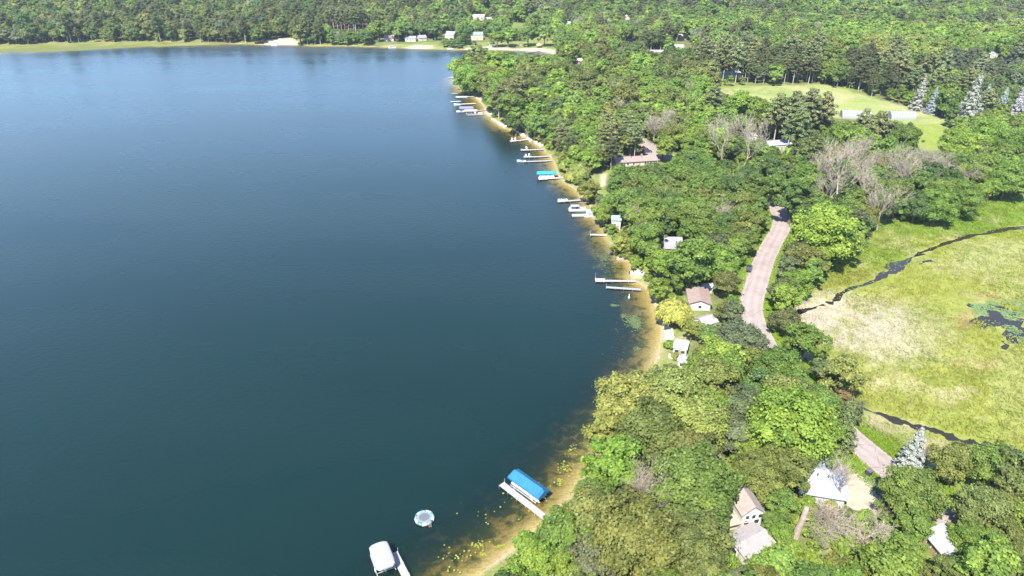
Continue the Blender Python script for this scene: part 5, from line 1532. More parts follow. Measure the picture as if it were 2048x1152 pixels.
HAND = [
    # near wood on the point by the blue-canopied lift and the white house
    (1262, 790, 66, 'big', 'yellow', 'broad yellow-green tree leaning out over the dark water of the lake'),
    (1345, 775, 62, 'big', 'yellow', 'yellow-green tree between the lake edge and the white trailer'),
    (1395, 830, 58, 'big', 'yellow', 'yellow-green tree beside the shaded brown gap in the near wood'),
    (1305, 850, 60, 'big', 'olive', 'olive green tree on the near shore, below the leaning yellow-green tree'),
    (1215, 850, 34, 'tall', 'yellow', 'slender yellow-green tree at the very edge of the near shore'),
    (1235, 905, 56, 'round', 'bright', 'bright green tree at the shore above the bare grey branches'),
    (1196, 938, 30, 'round', 'bright', 'bright green tree overhanging the shallows above the blue-canopied lift'),
    (1172, 1018, 26, 'round', 'mid', 'mid-green tree over the sand between the lift and the lime bush'),
    (1190, 985, 36, 'round', 'mid', 'small mid-green tree at the shore behind the lime green bush'),
    (1140, 1035, 34, 'round', 'lime', 'lime green bushy tree at the landward end of the near white dock'),
    (1262, 965, 30, 'round', 'olive', 'thin olive tree with bare grey branches through its crown'),
    (1390, 955, 78, 'big', 'mid', 'wide mid-green oak just above the white house by the lake'),
    (1412, 1000, 46, 'round', 'dark', 'dark green tree touching the roof of the white two-storey house'),
    (1275, 1060, 84, 'big', 'olive', 'huge olive oak behind the lime green bush at the near dock'),
    (1388, 1082, 70, 'big', 'olive', 'huge olive oak beside the porch of the white two-storey house'),
    (1195, 1095, 60, 'big', 'grey', 'grey-green tree near the bottom shore, behind the bright shore bushes'),
    (1078, 1118, 46, 'round', 'bright', 'bright green rounded tree at the bottom of the sandy shore'),
    (1125, 1125, 40, 'round', 'bright', 'bright green tree tucked against the grey-green one at the bottom shore'),
    (1035, 1165, 42, 'round', 'bright', 'low bright green tree where the sandy shore leaves the picture'),
    (1100, 1075, 26, 'shrub', 'grey', 'greyish shrub on the sand below the near white dock'),
    (1300, 1140, 44, 'round', 'dark', 'dark green tree under the huge olive oak at the picture bottom'),
    (1450, 1125, 34, 'round', 'bright', 'bright green tree between the oak and the grey gravel-coloured roof'),
    (1550, 1124, 50, 'round', 'lime', 'lime green tree just below the low grey shingle roof'),
    (1622, 1135, 40, 'round', 'lime', 'lime green tree between the grey shingle roof and the fallen dead wood'),
    (1566, 1062, 24, 'round', 'bright', 'bright green tree on the lawn beside the leaning bare trunk'),
    (1580, 1100, 30, 'round', 'lime', 'lime green tree at the corner of the low grey shingle roof'),
    (1545, 1040, 20, 'round', 'mid', 'small mid-green tree against the white two-storey house'),
    (1480, 1165, 40, 'round', 'grey', 'grey-green tree cut by the picture bottom under the grey roof'),
    (1585, 836, 78, 'big', 'lime', 'large lime green maple standing above the white-roofed garage'),
    (1655, 860, 34, 'round', 'lime', 'lime green tree pressed between the large maple and the dark spruce'),
    (1490, 810, 44, 'big', 'grey', 'dark grey-green tree between the yellow-green wood and the lime maple'),
    (1480, 870, 34, 'round', 'grey', 'grey-green tree bordering the black gap in the near wood'),
    (1522, 938, 48, 'big', 'olive', 'olive tree beside the white-roofed garage, shading its roof'),
    (1505, 905, 30, 'round', 'lime', 'small lime green tree at the foot of the large maple'),
    (1572, 1000, 31, 'round', 'mid', 'mid-green tree between the white house and the garage'),
    (1693, 845, 26, 'spruce', 'dpine', 'dark narrow spruce at the road edge beside the lime maple'),
    (1560, 730, 44, 'big', 'mid', 'deep green tree where the road vanishes behind the near wood'),
    (1520, 765, 40, 'round', 'dark', 'dark green tree behind the lime green maple'),
    (1600, 765, 34, 'round', 'mid', 'mid-green tree at the road edge above the lime maple'),
    (1440, 715, 42, 'round', 'lime', 'bright lime tree above the yellow-green wood, beside the white trailer'),
    (1395, 725, 26, 'round', 'bright', 'bright tree close behind the second white trailer'),
    (1475, 672, 40, 'big', 'grey', 'grey-green tree covering the road bend below the shed'),
    (1515, 680, 26, 'round', 'grey', 'grey-green tree at the road edge just above the near wood'),
    (1425, 668, 26, 'round', 'mid', 'mid-green tree beside the small white shed'),
    (1385, 655, 18, 'round', 'yellow', 'small yellow-green tree in front of the white shed'),
    (1350, 612, 34, 'willow', 'willow', 'pale willow in front of the brown-roofed cottage'),
    (1318, 570, 22, 'round', 'bright', 'bright green tree on the shore above the pale willow'),
    (1332, 520, 34, 'round', 'bright', 'bright green tree beyond the dinghies, below the grey-roofed house'),
    (1385, 510, 36, 'tall', 'mid', 'tall green tree touching the grey slate-coloured roof'),
    (1365, 545, 26, 'round', 'mid', 'dark shaded tree behind the brown-roofed cottage'),
    (1438, 515, 36, 'big', 'bright', 'bright green tree beside the road where the dark car is parked'),
    (1468, 495, 24, 'round', 'lime', 'yellow-green tree beside the parked dark car'),
    (1453, 560, 27, 'round', 'olive', 'olive tree between the brown-roofed cottage and the parked car'),
    (1455, 612, 22, 'round', 'olive', 'olive tree on the road side of the brown-roofed cottage'),
    (1465, 620, 20, 'tall', 'grey', 'thin grey-green tree at the road by the brown-roofed cottage'),
    # right of the road, lower part
    (1828, 975, 52, 'big', 'mid', 'round green tree at the drive mouth opposite the garage'),
    (1833, 1038, 34, 'round', 'mid', 'green tree just below the one at the drive mouth'),
    (1950, 1078, 40, 'big', 'bright', 'bright green tree beside the white metal roof at the bottom corner'),
    (1970, 1005, 46, 'big', 'olive', 'olive brown tree by the lower bend of the road'),
    (2000, 925, 50, 'big', 'mid', 'deep green tree at the near edge of the marsh'),
    (2035, 985, 44, 'round', 'olive', 'olive tree at the picture edge below the marsh'),
    (2010, 1060, 40, 'round', 'olive', 'olive tree behind the teal object at the bottom corner'),
    (2045, 1110, 40, 'round', 'olive', 'yellow-olive tree in the bottom corner of the picture'),
    (1815, 1090, 28, 'round', 'mid', 'green tree on the near side of the white metal roof'),
    (1800, 1120, 34, 'round', 'mid', 'green tree at the picture bottom beside the white metal roof'),
    (1858, 1142, 22, 'round', 'olive', 'olive tree in front of the white metal roof'),
    (1735, 1118, 26, 'round', 'bright', 'bright green tree under the tangle of fallen dead wood'),
    (1685, 1160, 36, 'round', 'mid', 'green tree at the picture bottom below the dead wood'),
    (1830, 900, 25, 'spruce', 'blue', 'silvery blue spruce across the road from the garage'),
    (1685, 735, 40, 'round', 'yellow', 'feathery yellow-green tree at the marsh edge beside the road'),
    (1650, 735, 24, 'round', 'grey', 'grey-green bush between the road and the feathery tree'),
    (1640, 790, 24, 'round', 'mid', 'dark bush beside the hidden stretch of road'),
    (1665, 800, 20, 'round', 'olive', 'olive bush at the marsh edge below the feathery tree'),
    (1690, 790, 22, 'shrub', 'brown', 'brownish shrub at the marsh edge by the near black channel'),
    (1705, 815, 18, 'tall', 'grey', 'grey-green sapling above the dark narrow spruce'),
    # clump between the road and the marsh
    (1650, 448, 56, 'big', 'bright', 'large bright green tree at the inside of the road bend'),
    (1690, 475, 36, 'round', 'mid', 'layered dark green tree at the marsh side of the road bend'),
    (1605, 500, 30, 'round', 'grey', 'grey-green tree at the road edge of the bushy clump'),
    (1635, 510, 28, 'round', 'bright', 'bright bushy tree in the middle of the roadside clump'),
    (1575, 530, 18, 'tall', 'grey', 'silvery bush leaning over the road edge'),
    (1600, 555, 28, 'round', 'bright', 'bright bush above the verge by the marsh ditch'),
    (1572, 590, 28, 'round', 'lime', 'lime green bush at the end of the roadside clump'),
    (1665, 520, 16, 'shrub', 'mid', 'low shrub at the marsh edge of the roadside clump'),
    (1590, 385, 30, 'tall', 'dark', 'very dark tree at the top of the road bend'),
    (1545, 370, 26, 'round', 'mid', 'green tree above the spot where the road vanishes'),
    (1615, 345, 32, 'round', 'mid', 'green tree behind the very dark tree'),
    (1625, 300, 34, 'round', 'olive', 'olive tree between the white barns and the grey dead wood'),
    # dead and half-dead trees
    (1690, 330, 43, 'dead', 'grey', 'bare grey tree with a white trunk amid the dead stand above the marsh'),
    (1660, 370, 36, 'dead', 'grey', 'bare grey tree on the road side of the dead stand'),
    (1735, 340, 39, 'dead', 'grey', 'bare grey tree in the middle of the dead stand'),
    (1720, 370, 32, 'dead', 'grey', 'leaning bare tree low in the dead stand'),
    (1770, 400, 34, 'dead', 'grey', 'bare tangled tree at the marsh edge of the dead stand'),
    (1815, 330, 34, 'dead', 'rust', 'bare tree with a rusty tinge in the dead stand'),
    (1890, 325, 32, 'dead', 'grey', 'bare tree at the far end of the dead stand'),
    (1930, 345, 27, 'dead', 'grey', 'forked pale dead limb among green oaks above the marsh'),
    (1870, 360, 23, 'dead', 'grey', 'small bare tree between two dark oaks above the marsh'),
    (1705, 300, 30, 'dead', 'grey', 'tall bare tree at the upper edge of the dead stand'),
    (1760, 330, 30, 'dead', 'grey', 'bare tree between the middle of the dead stand and the rusty one'),
    (1790, 360, 26, 'dead', 'grey', 'small bare tree under the rusty one in the dead stand'),
    (1640, 335, 26, 'dead', 'grey', 'bare tree at the white barn side of the dead stand'),
    (1850, 318, 26, 'dead', 'grey', 'thin bare tree between the rusty tree and the dark oaks'),
    (1750, 415, 24, 'dead', 'grey', 'bare brush at the foot of the dead stand'),
    (1455, 265, 39, 'dead', 'grey', 'broad bare grey tree below the pale field'),
    (1490, 280, 39, 'dead', 'grey', 'bare grey tree with a long pale trunk beside the white barns'),
    (1330, 245, 27, 'dead', 'grey', 'bare pinkish tree above the brown-roofed long house'),
    (1345, 235, 20, 'dead', 'grey', 'thin bare tree beside the pinkish bare one'),
    (1310, 250, 20, 'dead', 'grey', 'twin-stemmed bare tree over the side road'),
    (1228, 185, 17, 'dead', 'grey', 'forked pale dead trunk standing alone in the green wood'),
    (1245, 215, 16, 'dead', 'grey', 'small bare tree below the forked pale trunk'),
    (1286, 958, 60, 'dead', 'grey', 'bare grey tree poking out of the near shore wood'),
    (1325, 985, 56, 'dead', 'grey', 'drooping bare grey branches above the huge olive oak'),
    (1432, 850, 40, 'dead', 'grey', 'dead brown tree in the shaded gap of the near wood'),
    (1700, 955, 38, 'dead', 'grey', 'leafless tree standing in front of the white-roofed garage'),
    (1672, 1035, 44, 'dead', 'grey', 'fallen tangle of pale dead branches below the garage', 0.5),
    (1740, 1062, 48, 'dead', 'grey', 'pale dead branches beside the green tree at the drive', 0.5),
    (1700, 1078, 44, 'dead', 'grey', 'sprawling dead branches in the middle of the brush tangle', 0.45),
    (1640, 1062, 34, 'dead', 'grey', 'low dead branches next to the leaning bare trunk', 0.5),
    (1765, 1030, 30, 'dead', 'grey', 'dead branches at the corner of the concrete apron', 0.45),
    (1650, 1015, 26, 'dead', 'grey', 'dry brush heap against the garage wall', 0.4),
    (1855, 905, 20, 'dead', 'grey', 'bare branches beside the silvery blue spruce'),
    # conifers around the field
    (1945, 205, 24, 'spruce', 'blue', 'widest silvery spruce of the row by the field end'),
    (1968, 208, 17, 'spruce', 'blue', 'silvery spruce close beside the widest one'),
    (1843, 185, 14, 'spruce', 'blue', 'tall narrow silvery spruce nearest the hoop house'),
    (1868, 200, 11, 'spruce', 'blue', 'thin silvery spruce with a bare lower trunk'),
    (2004, 212, 15, 'spruce', 'blue', 'silvery spruce second from the picture edge'),
    (2036, 214, 16, 'spruce', 'blue', 'silvery spruce at the picture edge'),
    (1912, 205, 12, 'spruce', 'pine', 'brownish spruce beside the widest silvery one'),
    (1560, 215, 22, 'pine', 'pine', 'pine at the near edge of the pale field, first of four'),
    (1590, 218, 24, 'pine', 'pine', 'pine at the near edge of the pale field, second of four'),
    (1622, 208, 24, 'pine', 'pine', 'pine at the near edge of the pale field, third of four'),
    (1650, 215, 22, 'pine', 'pine', 'pine at the near edge of the pale field, last of four'),
    (1600, 245, 24, 'pine', 'dpine', 'darker pine in front of the row at the field'),
    (1760, 250, 22, 'pine', 'pine', 'pine standing in front of the hoop house'),
    (1730, 240, 16, 'pine', 'pine', 'smaller pine between the two hoop houses'),
    (1480, 205, 24, 'tall', 'bright', 'bright green tree at the corner of the pale field'),
    (1515, 215, 22, 'tall', 'bright', 'bright green tree beside the worn spot of the pale field'),
    (1430, 190, 16, 'pine', 'pine', 'pine at the far corner of the pale field'),
    (1815, 275, 24, 'round', 'mid', 'round green tree standing against the bright crop strip'),
    (1770, 295, 30, 'round', 'bright', 'green tree below the pine by the hoop house'),
    (1720, 280, 30, 'round', 'bright', 'bright green tree below the smaller pine'),
    (1680, 265, 26, 'round', 'bright', 'bright green tree below the row of pines'),
    (1920, 285, 34, 'big', 'bright', 'bright green tree beside the crop strip'),
    (1980, 265, 36, 'big', 'bright', 'bright green oak under the silvery spruces'),
    (2030, 285, 34, 'big', 'mid', 'green oak at the picture edge above the dark wood'),
    (1960, 330, 36, 'big', 'mid', 'green oak above the dark marsh-side wood'),
    (2020, 345, 36, 'big', 'mid', 'deep green oak at the picture edge above the marsh'),
    (1880, 400, 34, 'big', 'mid', 'dark oak at the marsh edge above the brown brush'),
    (1930, 385, 34, 'big', 'mid', 'dark green oak over the marsh edge'),
    (1835, 405, 28, 'big', 'dark', 'dark oak with a black shadow at the marsh edge'),
    (1840, 360, 26, 'round', 'mid', 'green tree between the rusty tree and the dark oak'),
    (1770, 355, 22, 'round', 'mid', 'green tree growing inside the dead stand'),
    (1735, 425, 24, 'round', 'olive', 'olive tree between the road bend clump and the dead stand'),
    # shore willows and shore trees further up
    (1135, 325, 15, 'willow', 'willow', 'pale willow at the shore beside the dock with the moored boat'),
    (1158, 335, 20, 'willow', 'willow', 'broad pale willow above the turquoise canopy'),
    (1142, 348, 13, 'willow', 'willow', 'low pale willow overhanging the turquoise canopy lift'),
    (1128, 312, 12, 'round', 'yellow', 'yellow-green tree between the shore docks and the willows'),
    (1180, 372, 22, 'round', 'yellow', 'yellow-green shore tree beside the turquoise canopy'),
    (1245, 480, 20, 'round', 'yellow', 'yellow-green bush below the green-roofed boathouse'),
    (1235, 495, 12, 'shrub', 'yellow', 'small yellow-green shrub on the sandy bank'),
    (1250, 507, 12, 'shrub', 'yellow', 'low yellow shrub beside the beached boat'),
    (1274, 528, 12, 'shrub', 'lime', 'round lime green shrub above the dinghies'),
    (1205, 420, 18, 'round', 'lime', 'lime green tree beside the two white pontoon boats'),
    (1218, 405, 18, 'round', 'bright', 'bright green tree behind the lime one at the pontoon boats'),
    (938, 148, 26, 'big', 'bright', 'big bright green tree at the tip of the point'),
    (975, 150, 24, 'big', 'olive', 'dark olive tree behind the tip of the point'),
    (1000, 165, 22, 'round', 'bright', 'bright tree at the shore behind the sandy spit'),
    (985, 190, 20, 'round', 'bright', 'light green tree just above the purple canopy lift'),
    (1020, 205, 24, 'round', 'mid', 'green tree above the stony bank'),
    (1025, 240, 18, 'round', 'dark', 'dark bluish tree at the stony bank'),
    (1268, 108, 16, 'willow', 'willow', 'pale yellow willow in the distant wood'),
    (1245, 112, 11, 'willow', 'willow', 'small pale willow beside the distant pale one'),
    (1133, 100, 12, 'willow', 'willow', 'grey-green willow at the end of the bay'),
    (1180, 375, 16, 'round', 'bright', 'bright tree above the dock with four chairs'),
]
for h in HAND:
    place(*h)
W_ORD = ["first", "second", "third", "fourth", "fifth", "sixth", "seventh", "eighth", "ninth", "tenth", "eleventh", "twelfth", "last"]
for row, y_ in (('front', 61.0), ('rear', 54.0)):
    for k in range(13):
        g = G(660 + k * 6.0 + rnd.uniform(-3.5, 3.5), y_ + rnd.uniform(-2.5, 2.5))
        TREES.append(dict(x=g.x, y=g.y, z=g.z, kind='redpine', idx=k, s=rnd.uniform(0.85, 1.08), tone='pine', label=f'tall bare-trunked pine on the far shore, {row} row, {W_ORD[k]} from the left', sq=1.0, hand=True))
for k, (bx, by, sz_, tn) in enumerate([(1612, 1020, 0.9, 'lime'), (1625, 1040, 0.8, 'yellow'), (1605, 1058, 1.0, 'lime'), (1652, 1048, 0.9, 'olive'), (1665, 1075, 1.1, 'yellow'), (1695, 1040, 0.8, 'olive'), (1712, 1062, 1.0, 'bright'), (1730, 1040, 0.7, 'lime'),
                                       (1752, 1085, 1.1, 'bright'), (1685, 1098, 1.2, 'lime'), (1640, 1090, 1.1, 'bright'), (1770, 1060, 0.9, 'mid'), (1718, 1090, 0.9, 'olive'), (1660, 1022, 0.7, 'yellow'), (1575, 1050, 0.9, 'lime'), (1780, 1045, 0.8, 'olive')]):
    g = G(bx, by)
    TREES.append(dict(x=g.x, y=g.y, z=g.z, kind='shrub', idx=k, s=sz_, tone=tn, label=None, sq=1.0, hand=True))
SHORE_BUSH = [(1190, 436), (1199, 447), (1213, 466), (1222, 482), (1150, 370), (1168, 388), (1180, 402), (1118, 345), (1114, 334), (1102, 310), (1092, 301), (1082, 292), (1069, 284), (1052, 274), (1032, 264), (1014, 255), (1000, 248),
              (984, 236), (974, 222), (955, 194), (925, 176), (918, 166), (922, 150), (1178, 395), (1160, 380), (1229, 505), (1245, 515), (1262, 530), (1283, 560), (1304, 583), (1318, 612), (1326, 700), (1330, 715), (1320, 745), (1140, 985), (1165, 950), (1080, 1050), (1035, 1090)]
rb = random.Random(3)
for k, (bx, by) in enumerate(SHORE_BUSH):
    g = G(bx + 3, by - 1)
    TREES.append(dict(x=g.x + rb.uniform(0.5, 2.5), y=g.y + rb.uniform(-1, 1), z=max(0.1, g.z), kind='shrub', idx=k, s=rb.uniform(0.55, 1.1), tone=rb.choice(['yellow', 'bright', 'lime', 'mid', 'olive']), label=None, sq=1.0, hand=True))

# shade-giving, uncounted wood: sample the wooded land
KEEP = [
    [(600, 1165), (965, 1165), (1012, 1112), (1066, 1066), (1100, 1040), (1120, 1010), (1160, 958), (1180, 900), (1182, 780), (1000, 800), (600, 1000)],
    [(1240, 925), (1352, 930), (1352, 1010), (1240, 1005)],
    # what the photograph shows unobstructed (pixel outlines)
    [(1540, 402), (1592, 436), (1572, 480), (1545, 560), (1532, 620), (1545, 705), (1525, 690), (1476, 648), (1484, 590), (1512, 515), (1540, 455)],
    [(1492, 515), (1515, 515), (1512, 545), (1492, 545)],
    [(1232, 310), (1275, 300), (1283, 288), (1300, 284), (1345, 316), (1320, 322), (1232, 326)],
    [(1700, 865), (1715, 862), (1800, 925), (1790, 970), (1750, 1000), (1750, 1030), (1690, 1020), (1600, 990), (1640, 930), (1690, 925)],
    [(1470, 985), (1535, 1005), (1560, 1075), (1560, 1110), (1500, 1140), (1470, 1090)],
    [(1590, 1000), (1770, 1010), (1790, 1070), (1700, 1100), (1600, 1085)],
    [(1870, 1000), (1900, 998), (1918, 1030), (1905, 1050), (1905, 1110), (1885, 1120), (1855, 1050)],
    [(1364, 568), (1430, 568), (1440, 655), (1365, 690), (1395, 700), (1345, 745), (1310, 720), (1305, 590), (1330, 600), (1330, 640), (1370, 650)],
    [(1325, 470), (1372, 470), (1372, 490), (1330, 505)],
    [(1214, 425), (1245, 425), (1245, 455), (1214, 460)],
    [(1425, 172), (1480, 172), (1560, 170), (1665, 170), (1905, 240), (1890, 300), (1840, 300), (1835, 240), (1670, 235), (1660, 190), (1540, 190), (1530, 225), (1500, 225), (1495, 190), (1430, 186)],
    [(1490, 262), (1512, 262), (1512, 276), (1490, 276)], [(1536, 279), (1580, 278), (1580, 286), (1536, 287)],
    [(1675, 220), (1836, 220), (1836, 240), (1675, 240)],
    [(748, 66), (880, 66), (880, 98), (748, 98)], [(886, 58), (912, 58), (912, 76), (886, 76)], [(940, 62), (972, 62), (972, 76), (940, 76)], [(942, 26), (988, 26), (988, 37), (942, 37)],
    [(975, 84), (1110, 76), (1115, 110), (975, 100)], [(1022, 32), (1048, 32), (1048, 56), (1022, 56)], [(512, 76), (600, 75), (600, 94), (512, 94)],
    [(1246, 74), (1276, 74), (1276, 82), (1246, 82)], [(1296, 92), (1330, 92), (1330, 103), (1296, 103)], [(1348, 66), (1382, 66), (1382, 94), (1348, 94)],
    [(1130, 42), (1144, 42), (1144, 47), (1130, 47)], [(1214, 40), (1230, 40), (1230, 45), (1214, 45)], [(1248, 28), (1262, 28), (1262, 40), (1248, 40)], [(1980, 102), (2000, 102), (2000, 114), (1980, 114)], [(2008, 114), (2026, 114), (2026, 124), (2008, 124)],
    [(1435, 136), (1485, 136), (1485, 150), (1435, 150)], [(1150, 112), (1168, 112), (1168, 126), (1150, 126)], [(664, 40), (732, 40), (732, 57), (664, 57)],
    [(1195, 348), (1218, 342), (1216, 375), (1200, 378)],
    [(955, 212), (1000, 212), (1012, 250), (1050, 275), (1060, 285), (985, 245)], [(930, 180), (968, 184), (972, 206), (940, 200)],
    [(1320, 148), (1322, 146), (1323, 146)],
]
KEEP = [np.array(k, float) for k in KEEP]
KEEP_BB = [(k.min(0) - 2, k.max(0) + 2) for k in KEEP]
ang12 = np.arange(12) * 2 * math.pi / 12
RING = np.concatenate([np.stack([np.cos(ang12), np.sin(ang12)], 1) * 0.9, np.stack([np.cos(ang12), np.sin(ang12)], 1) * 0.45, [[0, 0]]])

rs2 = np.random.RandomState(77)
def jitter_grid(x0, x1, y0, y1, s):
    X, Y = np.meshgrid(np.arange(x0, x1, s), np.arange(y0, y1, s * 0.87))
    X = X + (np.arange(Y.shape[0]) % 2)[:, None] * s * 0.5
    P = np.stack([X.ravel(), Y.ravel()], 1)
    return P + rs2.uniform(-0.42, 0.42, P.shape) * s
C1 = jitter_grid(-90, 420, 60, 400, 5.9)
C2 = jitter_grid(-620, 720, 400, 760, 7.0)
C3 = jitter_grid(-1000, 1000, 760, 1250, 9.0)
C4 = jitter_grid(-1900, 1900, 1250, 2600, 17)
CAND = np.concatenate([C1, C2, C3, C4])
px, py, pp = project(CAND[:, 0], CAND[:, 1], 8.0 + 15 * smooth(680, 1050, CAND[:, 1]))
inview = (px > -120) & (px < 2170) & (py > -80) & (py < 1260)
CAND, px, py, pp = CAND[inview], px[inview], py[inview], pp[inview]
ok = signed(CAND, LAKE) < -1.8
ok &= (signed(CAND, MARSH) < -1) & (signed(CAND, FIELD) < 0)
ok &= seg_dist(CAND, ROAD, False) > 5.5
for fp in FOOT:
    ok &= signed(CAND, fp) < -1.5
for fp in SANDS + LAWNS:
    ok &= signed(CAND, fp) < 0.3
CAND, px, py, pp = CAND[ok], px[ok], py[ok], pp[ok]
CZ = height(CAND[:, 0], CAND[:, 1])
# stay clear of the trees set by hand
hx = np.array([[t['x'], t['y'], size_of(t['kind'], t['idx'])['R'] * t['s']] for t in TREES])
dd = np.sqrt(((CAND[:, None, :] - hx[None, :, :2]) ** 2).sum(2))
okh = (dd > np.minimum(hx[None, :, 2] * 0.75, 7) + 1.2).all(1)
CAND, px, py, pp, CZ = CAND[okh], px[okh], py[okh], pp[okh], CZ[okh]

ZONES = [  # pixel outline of crowns, choices of (kind, tone)
    ([(1390, 118), (1640, 118), (1650, 150), (1400, 150)], [('pine', 'pine')] * 5 + [('pine', 'dpine')]),
    ([(1690, 125), (1805, 130), (1805, 178), (1700, 170)], [('pine', 'pine')] * 4 + [('round', 'dark')]),
    ([(640, 20), (860, 15), (860, 60), (640, 60)], [('pine', 'pine')] * 3 + [('round', 'olive'), ('round', 'mid')]),
    ([(1880, 125), (2060, 125), (2060, 170), (1880, 170)], [('pine', 'grey'), ('round', 'grey'), ('tall', 'dark')]),
    ([(1640, 60), (2060, 60), (2060, 125), (1640, 125)], [('round', 'mid'), ('round', 'bright'), ('round', 'bright'), ('round', 'yellow')]),
    ([(1550, 90), (1900, 90), (1900, 150), (1550, 150)], [('round', 'bright'), ('round', 'mid'), ('round', 'bright'), ('round', 'lime')]),
    ([(0, 0), (640, 0), (640, 92), (0, 100)], [('round', 'dark'), ('round', 'mid'), ('round', 'olive'), ('tall', 'dark'), ('pine', 'pine'), ('round', 'olive'), ('round', 'grey')]),
    ([(640, 60), (1120, 60), (1120, 110), (640, 100)], [('round', 'mid'), ('round', 'dark'), ('round', 'mid'), ('round', 'bright')]),
    ([(1200, 330), (1560, 330), (1560, 470), (1250, 500)], [('round', 'olive'), ('round', 'olive'), ('round', 'mid'), ('round', 'mid'), ('round', 'dark')]),
    ([(1200, 260), (1300, 260), (1300, 330), (1200, 330)], [('pine', 'pine'), ('round', 'olive'), ('round', 'dark')]),
    ([(1600, 270), (2060, 300), (2060, 460), (1600, 460)], [('round', 'mid'), ('round', 'olive'), ('round', 'mid'), ('round', 'dark'), ('round', 'bright')]),
    ([(1150, 200), (1450, 200), (1450, 330), (1150, 330)], [('round', 'mid'), ('round', 'bright'), ('round', 'olive'), ('round', 'bright'), ('tall', 'mid')]),
    ([(900, 100), (1450, 100), (1450, 210), (900, 210)], [('round', 'mid'), ('round', 'olive'), ('round', 'bright'), ('round', 'olive'), ('round', 'dark')]),
    ([(1400, 700), (2060, 700), (2060, 1260), (1000, 1260), (1200, 900)], [('round', 'mid'), ('round', 'olive'), ('round', 'bright')]),
]
ZN = [(np.array(z, float), ch) for z, ch in ZONES]
DEFAULT = [('round', 'mid'), ('round', 'olive'), ('round', 'dark'), ('round', 'bright'), ('round', 'mid'), ('tall', 'mid'), ('pine', 'pine'), ('round', 'grey')]
zsel = np.full(len(CAND), -1)
for i, (z, ch) in enumerate(ZN):
    zsel = np.where((zsel < 0) & inside(np.stack([px, py], 1), z), i, zsel)
patch = np.where(CAND[:, 1] > 400, vnoise(CAND[:, 0], CAND[:, 1], 55, 56), vnoise(CAND[:, 0], CAND[:, 1], 30, 55))
for i in range(len(CAND)):
    ch = ZN[zsel[i]][1] if zsel[i] >= 0 else DEFAULT
    # neighbours tend to be of one sort
    kind, tone = ch[int(min(0.999, max(0, 0.55 * patch[i] * 1.4 - 0.15 + 0.6 * rs2.rand())) * len(ch))]
    far = CAND[i, 1] > 400
    if not far and rs2.rand() < 0.02 or far and rs2.rand() < 0.03:
        kind, tone = 'dead', 'grey'
    idx = rs2.randint(100)
    s = (rs2.uniform(0.62, 1.12) if not far else rs2.choice([rs2.uniform(0.55, 0.9), rs2.uniform(0.9, 1.25), rs2.uniform(1.2, 1.6)], p=[0.35, 0.45, 0.2]))
    if kind == 'pine':
        if not far and CAND[i, 1] < 230:
            kind = 'round'
        s *= 1.05
    if kind == 'dead':
        s *= 0.75
    q = size_of(kind, idx)
    x, y, z = CAND[i, 0], CAND[i, 1], CZ[i]
    good = True
    for shrink in (1.0, 0.7, 0.45):
        good = True
        ss = s * shrink
        cx_, cy_, ppm = project(x, y, z + q['zc'] * ss)
        rx_ = q['R'] * ss * ppm
        ry_ = max(rx_ * 0.8, (q['H'] - q['zc']) * ss * ppm * 0.9)
        if cy_ - ry_ > 1200:
            good = False
            break
        pts = None
        for k, (lo, hi) in zip(KEEP, KEEP_BB):
            if cx_ + rx_ < lo[0] or cx_ - rx_ > hi[0] or cy_ + ry_ < lo[1] or cy_ - ry_ > hi[1]:
                continue
            if pts is None:
                pts = np.array([cx_, cy_]) + RING * np.array([rx_, ry_])
            if inside(pts, k).any():
                good = False
                break
        if good:
            break
    if not good:
        continue
    TREES.append(dict(x=x, y=y, z=z, kind=kind, idx=idx, s=ss, tone=tone, label=None, sq=1.0, hand=False, rpx=rx_, px=cx_, py=cy_))
for t in TREES:
    if t['hand']:
        q = size_of(t['kind'], t['idx'])
        t['px'], t['py'], ppm = project(t['x'], t['y'], t['z'] + q['zc'] * t['s'])
        t['rpx'] = q['R'] * t['s'] * ppm
# singles: all hand-set ones and the largest of each kind
left = dict(broadleaf_tree=290, pine_tree=70, dead_tree=70, willow_tree=40, spruce_tree=40, shrub=90)
TREES.sort(key=lambda t: (not t['hand'], -t['rpx']))
SINGLE, MASS = [], []
for t in TREES:
    k = KNAME[t['kind']]
    if t['hand'] or (left[k] > 0 and t['rpx'] > 9 and -30 < t['px'] < 2078 and t['py'] < 1190):
        left[k] -= 1
        SINGLE.append(t)
    else:
        MASS.append(t)

def jig(c, r, a=0.18):
    b = 1 + r.uniform(-a, a)
    return (c[0] * b * r.uniform(0.9, 1.1), c[1] * b, c[2] * b * r.uniform(0.85, 1.15), 1.0)

# labels for the trees not set by hand: tone, kind, and where they stand among the landmarks
LMW = np.array([(l[0].x, l[0].y) for l in LAND])
def ordinal(n):
    W = ['first', 'second', 'third', 'fourth', 'fifth', 'sixth', 'seventh', 'eighth', 'ninth', 'tenth', 'eleventh', 'twelfth']
    return W[n] if n < len(W) else None
groups = {}
for t in SINGLE:
    if t['label']:
        continue
    d = np.hypot(LMW[:, 0] - t['x'], LMW[:, 1] - t['y'])
    k = int(d.argmin())
    dx, dy = t['x'] - LMW[k, 0], t['y'] - LMW[k, 1]
    side = ('beyond' if dy > 0 else 'before') if abs(dy) > abs(dx) else ('right of' if dx > 0 else 'left of')
    t['ref'] = (TONE[t['tone']] if t['kind'] != 'dead' else 'bare grey', KNAME[t['kind']].replace('_', ' ') if t['kind'] != 'dead' else 'dead tree', side, LAND[k][1])
    t['d'] = d[k]
    groups.setdefault(t['ref'], []).append(t)
